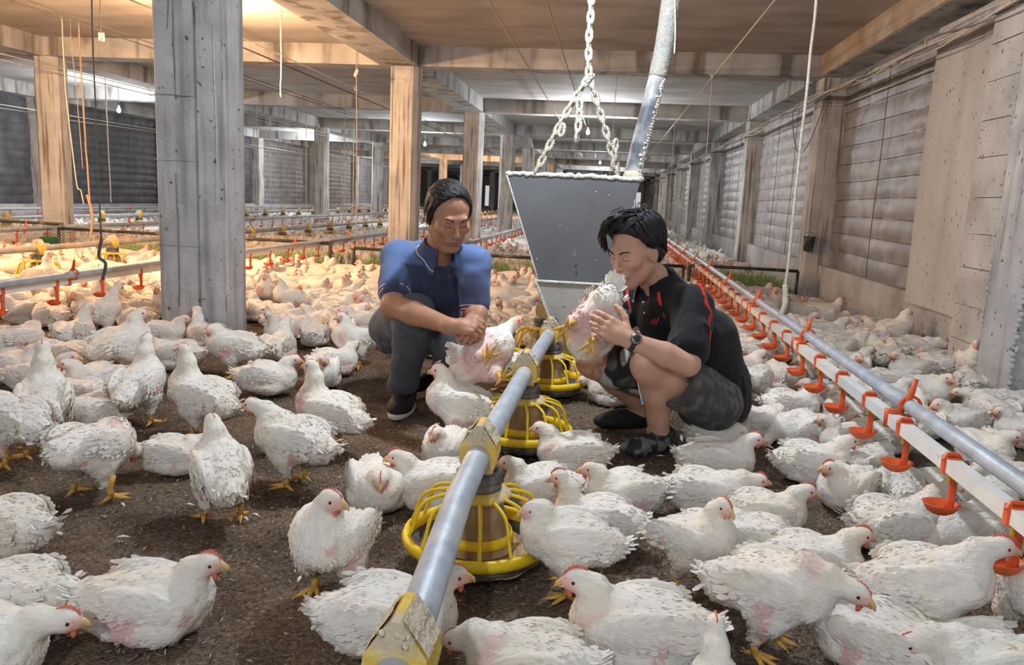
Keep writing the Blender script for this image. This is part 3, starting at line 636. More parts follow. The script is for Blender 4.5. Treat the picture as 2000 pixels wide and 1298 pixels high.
# blue cap at the tube end
bc = at(1079, 629, 3.72); b_ = empty('tube_cap', bc, 0, 'round blue plastic cap at the far end of the feed tube', 'cap')
V, F = latheVF([(.001, .018), (.022, .017), (.027, .008), (.027, -.014), (.001, -.014)], 20); V = V@np.array([[1, 0, 0], [0, 0, 1], [0, -1, 0]]).T; MB().add(V, F).build('cap_disc', MT['bluecap'], b_)
for q in range(3): MB().add(*tubeVF([(-.012+.01*q, -.019, .008-.006*q), (-.006+.008*q, -.0195, -.004+.003*q), (.004+.004*q, -.019, .003-.005*q)], .0014, 4)).build('scribble', MT['white'], b_)
# ------------------------------------------------------------------ mesh fences
def fence(x0, x1, y, zt, zb, posts, label, step=.035, ms='netting'):
    r_ = empty('mesh_fence', (x0, y, 0), 0, label, 'fence')
    MB().add(*tubeVF([(0, 0, zt), ((x1-x0)/2, 0, zt+.002), (x1-x0, 0, zt)], .017, 10)).build('top_rail', MT['fence'], r_)
    MB().add(*tubeVF([(0, 0, zb), (x1-x0, 0, zb)], .014, 8)).build('bottom_rail', MT['fence'], r_)
    for px_ in posts: MB().add(*tubeVF([(px_-x0, 0, -.02), (px_-x0, 0, zt)], .017, 10)).build('post', MT['fence'], r_)
    n = MB(); H = zt-zb+.05; w = .0022
    for s in (1, -1):
        for xx in np.arange(-H, x1-x0, step):
            a = np.array([xx, 0, zb]); b2 = np.array([xx+H, 0, zb+H])
            if s < 0: a[0], b2[0] = b2[0], a[0]
            lo, hi = (a, b2) if a[0] < b2[0] else (b2, a)
            t0 = max(0, (0-lo[0])/(hi[0]-lo[0])); t1 = min(1, (x1-x0-lo[0])/(hi[0]-lo[0]))
            if t1 <= t0: continue
            p0, p1 = lo+(hi-lo)*t0, lo+(hi-lo)*t1
            n.add(np.array([p0+[0, -.002, -w], p0+[0, -.002, w], p1+[0, -.002, w], p1+[0, -.002, -w], p0+[0, .002, 0], p1+[0, .002, 0]]), [np.array([[0, 1, 2, 3], [1, 4, 5, 2], [4, 0, 3, 5]])])
    o = n.build('netting', MT[ms], r_, False); o['kind'] = 'stuff'
    return r_
fence(-2.74, .80, 8.25, .285, .035, (-2.74, .80), 'black-framed mesh fence panel behind the two men')
fence(.86, 1.95, 8.25, .30, .035, (.86, 1.95), 'black-framed mesh fence panel by the right wall')
fence(-6.0, -2.9, 7.95, .345, .05, (-6., -2.9), 'rusty-railed mesh fence panel behind big pillar in warm light')
fence(-9.6, -6.1, 8.15, .38, .05, (-9.6, -6.1), 'mesh fence panel at far left behind the orange drinkers')
def greens(x0, x1, y0, y1, n, label):
    a = rng.uniform(0, 6.28, n); x = rng.uniform(x0, x1, n); y = rng.uniform(y0, y1, n); h = rng.uniform(.08, .24, n); l = rng.uniform(.02, .12, n)
    b = np.stack([x, y, x*0], 1); t = b+np.stack([np.cos(a)*l, np.sin(a)*l, h], 1); s = np.stack([-np.sin(a), np.cos(a), a*0], 1)*.006
    m_ = (b+t)/2+[0, 0, .02]; V = np.stack([b-s, b+s, m_+s, t, m_-s], 1).reshape(-1, 3); I = np.arange(n)[:, None]*5
    tag(MB().add(V, [I+[0, 1, 2, 4], I+[4, 2, 3]]).build('green_forage', MT['net_green'], smooth=False), label, 'plants', kind='stuff')
greens(-2.7, .75, 8.4, 9.3, 3800, 'green forage stalks spread behind the middle mesh fence')
greens(.9, 1.9, 8.4, 9.3, 1400, 'green forage stalks spread behind the right mesh fence')
greens(-5.9, -2.9, 8.1, 8.9, 2600, 'yellowish green forage spread behind the left mesh fence')
gb = empty('green_bucket', (-5.85, 7.6, 0), 0, 'dark green container at foot of orange-lit column', 'bucket')
MB().add(*latheVF([(.001, .01), (.07, .01), (.085, .26), (.09, .27), (.08, .265), (.066, .02)], 20)).build('body', MT['green'], gb)
# ------------------------------------------------------------------ ropes and wires
def rope(P, r, m, label, n=6, cat='rope', group=None, sm=1):
    if len(P) > 2 and P[0][2] > 1.6 and not sm == 2: P = [np.array([P[0][0], P[0][1], ZC])]+list(P)
    P = catmull(P, 8) if len(P) > 2 else np.linspace(P[0], P[1], 24)
    if sm: P = P+.003*np.stack([vnoise(P, 9, 11), vnoise(P, 9, 12), P[:, 0]*0], 1)
    return tag(MB().add(*tubeVF(P, r, n)).build('rope' if cat == 'rope' else 'wire', MT[m]), label, cat, group)
rope([(.935, 4.17, ZC), (.935, 4.18, 1.4), (.935, 4.19, .36)], .0075, 'rope', 'thick white rope hanging from ceiling to right drinker line')
rope([(.935, 4.19, .52), (.943, 4.18, .44), (.93, 4.19, .36)], .014, 'rope', 'frayed knot at lower end of thick white rope')
rope([at(178, -60, 4.0), at(180, 60, 4.0), at(188, 250, 4.0), at(198, 470, 4.0)], .004, 'rope_dark', 'dark wire rope hanging left of big pillar to drinker line', cat='wire')
rope([at(198, 465, 4.0), at(193, 500, 4.0), at(206, 515, 4.0), at(200, 545, 4.0)], .009, 'rope_dark', 'frayed dark knot on drinker line left of big pillar')
rope([at(157, 120, 7.6), at(166, 260, 7.6), at(178, 430, 7.6)], .0085, 'rope_tan', 'orange-lit pale rope hanging beside the orange-lit column')
rope([at(170, 380, 7.6), at(180, 420, 7.6), at(176, 470, 7.6)], .014, 'rope_tan', 'thick ragged lower end of orange-lit rope')
rope([at(127, 160, 7.4), at(138, 270, 7.4), at(150, 360, 7.4), at(158, 372, 7.4), at(163, 398, 7.4)], .006, 'rope', 'twisted white string hanging just right of orange-lit column')
rope([at(140, 90, 7.5), at(152, 210, 7.5), at(162, 330, 7.5)], .004, 'rope_tan', 'thin slack brown cord hanging by the orange-lit column')
rope([at(207, 196, 11.5), at(212, 300, 11.5), at(217, 395, 11.5)], .009, 'rope', 'bright white rope hanging near glowing left bulb')
rope([at(195, 0, 6.0), at(196, 66, 6.0)], .004, 'rope_dark', 'short dark cord with small box under warm ceiling', cat='wire')
cb = empty('junction_box', at(198, 72, 6.0), 0, 'small pale box hanging on cord from warm ceiling', 'box'); MB().add(*bevbox(-.02, .02, -.015, .015, -.03, .03, .005)).build('case', MT['white'], cb)
rope([at(696, 140, 8.), at(697, 300, 8.), at(695, 475, 8.)], .005, 'rope_tan', 'long tan rope hanging left of the older man')
kb = MB()
for q in range(6): kb.add(*sphereVF(at(695, 142, 8.)+rng.normal(0, .012, 3), rng.uniform(.014, .024, 3), 7, 5))
tag(kb.build('rope_knot', MT['rope']), 'white knot at top of long tan rope', 'knot')
for px_, y0_, y1_, Y, lab in ((502, 210, 412, 13., 'thin pale rope just right of big pillar'), (528, 275, 400, 15., 'second thin pale rope right of big pillar'), (598, 275, 400, 16., 'bright thin rope left of pale far column'), (672, 258, 410, 14., 'thin rope between pale far column and long tan rope'), (690, 240, 400, 17., 'faint thin rope beside long tan rope')):
    a_ = at(px_, (y0_+y1_)/2, Y); rope([(a_[0], Y, ZC), (a_[0], Y, .38)], .007, 'rope', lab)
rope([(-.02, 9., ZC), (-.02, 9., .55)], .005, 'rope', 'thin pale rope hanging behind right chain branch')
for yy_, lab in ((12., 'thin rope from diagonal cord near right posts'), (7.73, 'thin grey rope hanging from knot on diagonal cord')): rope([(.87, yy_, 2.1), (.88, yy_, .36)], .005, 'rope', lab)
rope([at(549, 140, 7.), at(548, 165, 7.), at(549, 190, 7.)], .007, 'rope', 'short pale cord end dangling below warm beam')
# long wires strung down the house
for x, z, y0, y1, m_, lab in ((-4.6, 2.2, 3.5, 20, 'rope_dark', 'dark wire strung under warm ceiling at left'), (-4.52, 2.22, 3.5, 20, 'rope_dark', 'second dark wire strung close beside the first at left'), (-3.6, 2.21, 3.5, 24, 'rope_dark', 'dark wire strung above big pillar under warm ceiling'), (-3.56, 2.19, 3.5, 24, 'rope_dark', 'lower dark wire paired with the one above pillar'),
        (-6.2, 2.10, 3.5, 24, 'rope', 'pale cord strung past orange-lit column top'), (-6.25, 2.05, 3.5, 24, 'rope', 'lower pale cord strung past orange-lit column top'), (-9.3, 1.95, 9, 40, 'rope', 'pale cord strung along left wall curtains'), (-3.05, 2.08, 5, 30, 'rope', 'pale cord strung under beam right of big pillar'), (.87, 2.1, 2.5, 30, 'rope', 'pale cord running diagonally up to top edge right of hose'), (-.9, 2.2, 2.5, 30, 'rope_tan', 'thin wire strung under ceiling left of chain'), (-.5, 2.18, 2.5, 30, 'rope_tan', 'thin wire strung under ceiling at chain')):
    rope([(x, y0, z), (x, y1, z)], .005 if m_ == 'rope_dark' else .006, m_, lab, 5, 'wire', None, 0)
for c0, lab in (((.87, 7.73, 2.1), 'small knot with loose ends on diagonal cord, upper'), ((.87, 12., 2.1), 'small knot on diagonal cord, lower'), ((-3.05, 9.2, 2.08), 'pale knot on cord by warm beam, right of pillar')):
    c0 = np.array(c0); kb = MB()
    for q in range(5): kb.add(*sphereVF(c0+rng.normal(0, .007, 3), rng.uniform(.008, .014, 3), 6, 4))
    for q in range(2): kb.add(*tubeVF([c0, c0+[rng.uniform(-.05, .05), 0, rng.uniform(.01, .04)]], .004, 5))
    tag(kb.build('cord_knot', MT['rope']), lab, 'knot')
# ------------------------------------------------------------------ chickens
WHITE, PINK, DIRT, YEL = np.array((.85, .815, .765)), np.array((.72, .42, .39)), np.array((.34, .27, .19)), np.array((.80, .70, .52))
HEADS = dict(up=(.128, 0, .094), long=(.125, 0, .142), fwd=(.178, 0, .055), low=(.160, 0, .035), down=(.175, 0, -.055), tuck=(.120, 0, .058), drink=(.185, 0, .125), back=(.10, 0, .11))
def small_parts():
    D = {}
    # head frame: x forward, y left, z up
    b = MB(); b.add(*tubeVF([(.020, 0, .002), (.034, 0, .001), (.045, 0, -.004), (.051, 0, -.012)], [.0105, .0085, .0058, .0016], 8)); b.add(*tubeVF([(.02, 0, -.008), (.034, 0, -.009), (.043, 0, -.011)], [.008, .006, .002], 7)); D['beak'] = b.mesh('beak', MT['beak'])
    for nm, hh in (('comb', .0075), ('comb_big', .013)):
        pr = []; m_ = 13
        for i in range(m_):
            t = i/(m_-1); x = .030-.052*t; base = .021+.006*math.sin(math.pi*min(1, t*1.1))-.007*(1-t)**2
            pr.append((x, base, base+hh*(.35+.65*math.sin(math.pi*min(1, .12+t*.85)))*(1. if i % 2 else .66)))
        V = [(x, s*.0028*(1 if k == 0 else .5), (z0-.006) if k == 0 else z1) for x, z0, z1 in pr for s in (-1, 1) for k in (0, 1)]
        F = []
        for i in range(m_-1):
            a, c = 4*i, 4*(i+1); F += [(a, c, c+1, a+1), (a+2, a+3, c+3, c+2), (a+1, c+1, c+3, a+3)]
        F += [(0, 1, 3, 2), (4*m_-4, 4*m_-2, 4*m_-1, 4*m_-3)]
        D[nm] = MB().add(V, np.array(F)).mesh('comb', MT['comb'])
    w = MB()
    for s in (-1, 1): w.add(*sphereVF((.020, s*.0075, -.023), (.0065, .0035, .011), 8, 6))
    D['wattle'] = w.mesh('wattle', MT['comb'])
    D['eye'] = MB().add(*sphereVF((0, 0, 0), (.0050, .0042, .0050), 8, 6)).mesh('eye', MT['eye'])
    l = MB(); l.add(*tubeVF([(.004, 0, .085), (0, 0, .06), (-.004, 0, .035), (.002, 0, .014)], [.0145, .0105, .0092, .0105], 9))
    for a, ln in ((0, .062), (38, .052), (-38, .052), (172, .03)):
        c, s = math.cos(R(a)), math.sin(R(a))
        l.add(*tubeVF([(0, 0, .016), (c*ln*.35, s*ln*.35, .013), (c*ln*.75, s*ln*.75, .0075), (c*ln, s*ln, .005)], [.0085, .0066, .0056, .0024], 7))
        l.add(*tubeVF([(c*ln*.98, s*ln*.98, .006), (c*(ln+.010), s*(ln+.010), .002)], [.0024, .0006], 5))
    D['leg'] = l.mesh('leg', MT['skinleg'])
    return D
BP = small_parts()
def kites(p, nrm, flow, L, Wd, lift, col):
    side = np.cross(nrm, flow); n = len(p)
    L, Wd, lift = [np.broadcast_to(np.asarray(q, float), (n,))[:, None] for q in (L, Wd, lift)]
    V = np.stack([p-nrm*.0012, p+flow*L*.6+side*Wd*.5+nrm*lift*.6, p+flow*L*.93+side*Wd*.27+nrm*lift, p+flow*L*.93-side*Wd*.27+nrm*lift, p+flow*L*.6-side*Wd*.5+nrm*lift*.6], 1).reshape(-1, 3)
    # each feather a small blade with a blunt tip
    I = np.arange(n)[:, None]*5
    return V, [I+[0, 2, 1], I+[0, 3, 2], I+[0, 4, 3]], np.repeat(col, 5, 0)
def soft(me, nb, kn, mixf=.72):
    """feather blades take most of their shading from the body under them"""
    if kn is None: return me
    n = len(me.vertices); N_ = np.zeros(n*3, np.float32); me.vertices.foreach_get('normal', N_); N_ = N_.reshape(-1, 3); K = np.repeat(kn, 5, 0)
    N_[nb:] = np.where((N_[nb:]*K).sum(1, keepdims=True) < 0, -N_[nb:], N_[nb:])*(1-mixf)+K*mixf; N_ /= np.linalg.norm(N_, axis=1, keepdims=True)+1e-9
    me.normals_split_custom_set_from_vertices(N_.tolist()); return me
def vnorm(V, Q):
    fn_ = np.cross(V[Q[:, 2]]-V[Q[:, 0]], V[Q[:, 3]]-V[Q[:, 1]]); N_ = np.zeros_like(V)
    for k in range(4): np.add.at(N_, Q[:, k], fn_)
    return N_/(np.linalg.norm(N_, axis=1, keepdims=True)+1e-12)
def ry(a): c, s = math.cos(a), math.sin(a); return np.array([[c, 0, s], [0, 1, 0], [-s, 0, c]])
def rz_(a): c, s = math.cos(a), math.sin(a); return np.array([[c, -s, 0], [s, c, 0], [0, 0, 1]])
def bird_shape(pose, head, tilt, hyaw, hpitch, seed, bald=.5, dirt=.5, fat=1., cell=.0085, nf=900):
    """meshes of one hen in its own frame: facing +x, z up, origin on the ground under the body"""
    g = np.random.default_rng(seed)
    stand = pose == 'stand'
    z0 = .168 if stand else .076
    if pose == 'held': z0 = 0.
    T = ry(-R(tilt)); B = lambda *q: T@np.array(q)*[1, 1, 1]+[0, 0, z0]
    hd = np.array(HEADS[head] if isinstance(head, str) else head, float)
    hd = hd+np.array([0, math.sin(R(hyaw))*.03, 0])
    Hc = T@hd+[0, 0, z0] if pose != 'sit' else hd+[0, 0, z0]
    S = Sdf(); w = fat
    S.ell(B(0, 0, 0), (.120, .081*w, .073), .02, T)
    S.ell(B(.062, 0, -.012), (.070, .071*w, .065), .03, T)
    S.ell(B(-.085, 0, .006), (.082, .066*w, .056), .03, T)
    S.cone(B(-.12, 0, .012), B(-.178, 0, .034), .046, .012, .03)
    for s in (-1, 1): S.ell(B(-.01, s*.063*w, .020), (.096, .024, .048), .018, T@ry(R(12)))
    if stand or pose == 'held':
        for s in (-1, 1):
            S.ell(B(-.012, s*.050*w, -.045), (.054, .035, .050), .03, T); S.cone(B(-.012, s*.052*w, -.062), np.array([-.016, s*.054*w, z0-.110]), .029, .017, .022)
    else:
        S.ell(B(-.02, 0, -.042), (.110, .086*w, .034), .03)
        for s in (-1, 1): S.ell(B(.015, s*.062*w, -.044), (.060, .030, .030), .025)
    nb = B(.082, 0, .03); back = np.array([-.012, 0, .012]) if head not in ('down', 'low') else np.array([0, 0, .02])
    mid = (nb*.5+Hc*.5)+back
    S.cone(nb, mid, .056, .032, .035); S.cone(mid, Hc, .031, .0225, .02)
    i0 = len(S.p)
    HF = rz_(R(hyaw))@ry(R(hpitch))
    hx = lambda x, y, z: Hc+HF@np.array([x, y, z])
    S.ell(hx(.002, 0, .004), (.030, .0225, .0245), .012, HF); S.cone(hx(.008, 0, -.002), hx(.024, 0, -.004), .019, .0115, .012)
    lo = np.minimum(B(-.22, -.16, -.16), np.array([-.24, -.16, -.01 if pose != 'held' else -.2])); hi = np.array([.28, .16, .42]); lo = np.minimum(lo, Hc-.08); hi = np.maximum(hi-[0, 0, .1], Hc+.06)
    if pose != 'held': lo[2] = -.012
    dsp = lambda V: .0032*vnoise(V, 60, seed % 50)*sstep(np.linalg.norm(V-Hc, axis=1), .03, .07)+.0035*vnoise(V, 24, seed % 50+3)*sstep(np.linalg.norm(V-Hc, axis=1), .04, .09)
    V, Q = S.surf(lo, hi, cell, dsp)
    nrm = vnorm(V, Q)
    def colour(V):
        n1, n2, n3 = vnoise(V+seed, 14, 1), vnoise(V+seed, 34, 2), vnoise(V+seed, 20, 3)
        c = lerp(WHITE, YEL, np.clip(.12+.35*n1+.2*n2, 0, .7))
        db = V-np.array([0, 0, z0]); side = np.abs(db[:, 1]); body = sstep(np.linalg.norm(V-Hc, axis=1), .06, .1)
        lowm = sstep(-V[:, 2], -.055-(z0-.09 if stand else 0), -.012-(z0-.1 if stand else 0))*dirt*(.55+.6*n2)
        if pose != 'held': c = lerp2(c, DIRT, np.clip(lowm, 0, .85)*body)
        th = .62-.42*bald
        pk = sstep(n3+.25*n2, th, th+.16)*sstep(side, .045, .07)*sstep(-db[:, 2], -.035, .03)*body
        br = sstep(n1+.3*n2, th+.05, th+.25)*sstep(db[:, 0], .04, .08)*body
        if pose == 'held': pk = np.maximum(pk, sstep(-db[:, 2], .018, .045)*(.62+.3*n2)*sstep(.085-np.abs(db[:, 0]+.02), -.03, .03)); br *= 0
        c = lerp2(c, PINK*[1., 1, 1.02], np.clip(np.maximum(pk, br*.6), 0, .8))
        h = (V-Hc)@HF; r_ = np.linalg.norm(h-[.014, 0, -.002], axis=1)
        c = lerp2(c, np.array((.78, .40, .32)), (1-sstep(r_, .019, .036))*.78*sstep(h[:, 0], -.014, .006)*sstep(.017-h[:, 2], -.004, .008))
        c = lerp2(c, np.array((.80, .74, .62)), .4*(1-sstep(np.linalg.norm(V-Hc, axis=1), .05, .11))*sstep(r_, .024, .042))
        return np.clip(c, 0, 1)
    C = colour(V)
    body = MB().add(V, Q, C)
    # ragged feathers over back, neck and flanks
    if nf:
        idx = g.choice(len(V), min(nf, len(V)), replace=False); p, n = V[idx], nrm[idx]
        dh = np.linalg.norm(p-Hc, axis=1); k = dh > .048; p, n, idx, dh = p[k], n[k], idx[k], dh[k]
        fl = np.tile(T@np.array([-1., 0, -.28]), (len(p), 1)); nk = (1-sstep(dh, .07, .16))[:, None]; tb = nb-Hc; tb /= np.linalg.norm(tb)
        fl = fl*(1-nk)+tb*nk+g.normal(0, .22, p.shape); fl -= n*(fl*n).sum(1, keepdims=True); fl /= np.linalg.norm(fl, axis=1, keepdims=True)+1e-9
        sz = .6+.4*sstep(dh, .07, .2)
        body.add(*kites(p, n, fl, g.uniform(.012, .024, len(p))*sz, g.uniform(.006, .011, len(p))*sz, g.uniform(.0003, .0017, len(p))*sz, C[idx]*g.uniform(.93, 1.05, (len(p), 1))))
    D = {'body': soft(body.mesh('body', MT['feather']), len(V), nrm[idx] if nf else None)}
    # wings: shield of overlapping coverts and longer flight feathers
    for s in (-1, 1):
        wb = MB(); WR = T@ry(R(14)); wc = B(-.012, s*.075*w, .022)
        Vw, Fw = sphereVF((0, 0, 0), (.098, .021, .052), 14, 9); Vw = Vw[:, [2, 1, 0]]*[.098/.052, 1, .052/.098]
        Vw = np.stack([Vw[:, 0], Vw[:, 1]-s*.10*(np.abs(Vw[:, 2])*.6)**1.2-s*.9*Vw[:, 0]**2*.6, Vw[:, 2]], 1)
        Vw = Vw+(.0025*vnoise(Vw+seed, 55, 4))[:, None]*[0, s, 0]
        wb.add(Vw@WR.T+wc, [f[:, ::-1] for f in Fw], colour(Vw@WR.T+wc))
        rows = []
        for i in range(9):
            for j in range(6):
                u = -.080+.150*i/8+g.normal(0, .004); v = .036-.014*j+g.normal(0, .003)
                if (u/.098)**2+(v/.05)**2 < 1: rows.append((u, v, .020+.008*(1-i/8), .014))
        for j in range(6): rows.append((-.058-.006*(j % 2), .018-.013*j, .062-.005*j, .015))
        rows = np.array(rows); y_ = s*(.0215*np.sqrt(np.clip(1-(rows[:, 0]/.1)**2-(rows[:, 1]/.054)**2, 0, 1))+.0015)-s*.10*(np.abs(rows[:, 1])*.6)**1.2-s*.54*rows[:, 0]**2
        pl = np.stack([rows[:, 0], y_, rows[:, 1]], 1); fl = np.tile([-1., -s*.22, -.16], (len(pl), 1))+g.normal(0, .10, (len(pl), 3)); fl /= np.linalg.norm(fl, axis=1, keepdims=True)
        nn = np.tile([0, s*1., .12], (len(pl), 1)); nn /= np.linalg.norm(nn, axis=1, keepdims=True); nn = nn-fl*(nn*fl).sum(1, keepdims=True)
        pw = pl@WR.T+wc; cw = np.clip(colour(pw)*g.uniform(.9, 1.04, (len(pw), 1)), 0, 1)
        wb.add(*kites(pw, nn@WR.T, fl@WR.T, rows[:, 2], rows[:, 3], g.uniform(.0008, .0026, len(pw)), cw)); D['wing%d' % s] = wb.mesh('wing', MT['feather'])
    # tail: fan of stiff feathers
    tb_ = MB(); n_ = 9; p = np.array([B(-.155, .022*(i-4)/4, .034-.010*abs(i-4)/4) for i in range(n_)]); fl = np.array([T@np.array([-1., .42*(i-4)/4, .55-.2*abs(i-4)/4]) for i in range(n_)])+g.normal(0, .08, (n_, 3)); fl /= np.linalg.norm(fl, axis=1, keepdims=True)
    nn = np.tile(T@np.array([.45, 0, 1.]), (n_, 1)); nn -= fl*(nn*fl).sum(1, keepdims=True); nn /= np.linalg.norm(nn, axis=1, keepdims=True)
    tb_.add(*kites(p, nn, fl, g.uniform(.034, .056, n_), .015, .004, np.clip(colour(p)*.97, 0, 1)))
    p = np.array([B(-.14, g.normal(0, .03), .02+g.normal(0, .014)) for i in range(34)]); fl = np.tile(T@np.array([-1., 0, .0]), (34, 1))+g.normal(0, .35, (34, 3)); fl /= np.linalg.norm(fl, axis=1, keepdims=True); nn = np.cross(fl, g.normal(0, 1, (34, 3))); nn /= np.linalg.norm(nn, axis=1, keepdims=True)
    tb_.add(*kites(p, nn, fl, g.uniform(.022, .040, 34), .012, .003, np.clip(colour(p), 0, 1))); D['tail'] = tb_.mesh('tail', MT['feather'])
    return D, Hc, HF, z0, w
def bird_obj(shape, loc, heading, scale, label, group=None, rot=None, comb='comb', legs=None, cat='chicken'):
    D, Hc, HF, z0, w = shape
    r_ = empty('chicken', loc, 0, label, cat, group); r_.scale = (scale,)*3
    if rot is None: r_.rotation_euler = (0, 0, R(heading))
    else: r_.rotation_mode = 'QUATERNION'; r_.rotation_quaternion = rot
    link('body', D['body'], r_); link('wing', D['wing-1'], r_); link('wing', D['wing1'], r_); link('tail', D['tail'], r_)
    q = Matrix(HF.tolist()).to_euler()
    for k in ('beak', comb, 'wattle'):
        o = link('comb' if k.startswith('comb') else k, BP[k], r_, Hc); o.rotation_euler = q
    for s in (-1, 1):
        link('eye', BP['eye'], r_, Hc+HF@np.array([.0115, s*.0212, .005]))
    if legs:
        for x, y, z, rz, sc in legs:
            o = link('leg', BP['leg'], r_, (x, y, z)); o.rotation_euler = (0, 0, R(rz)); o.scale = (1, 1, sc)
    return r_
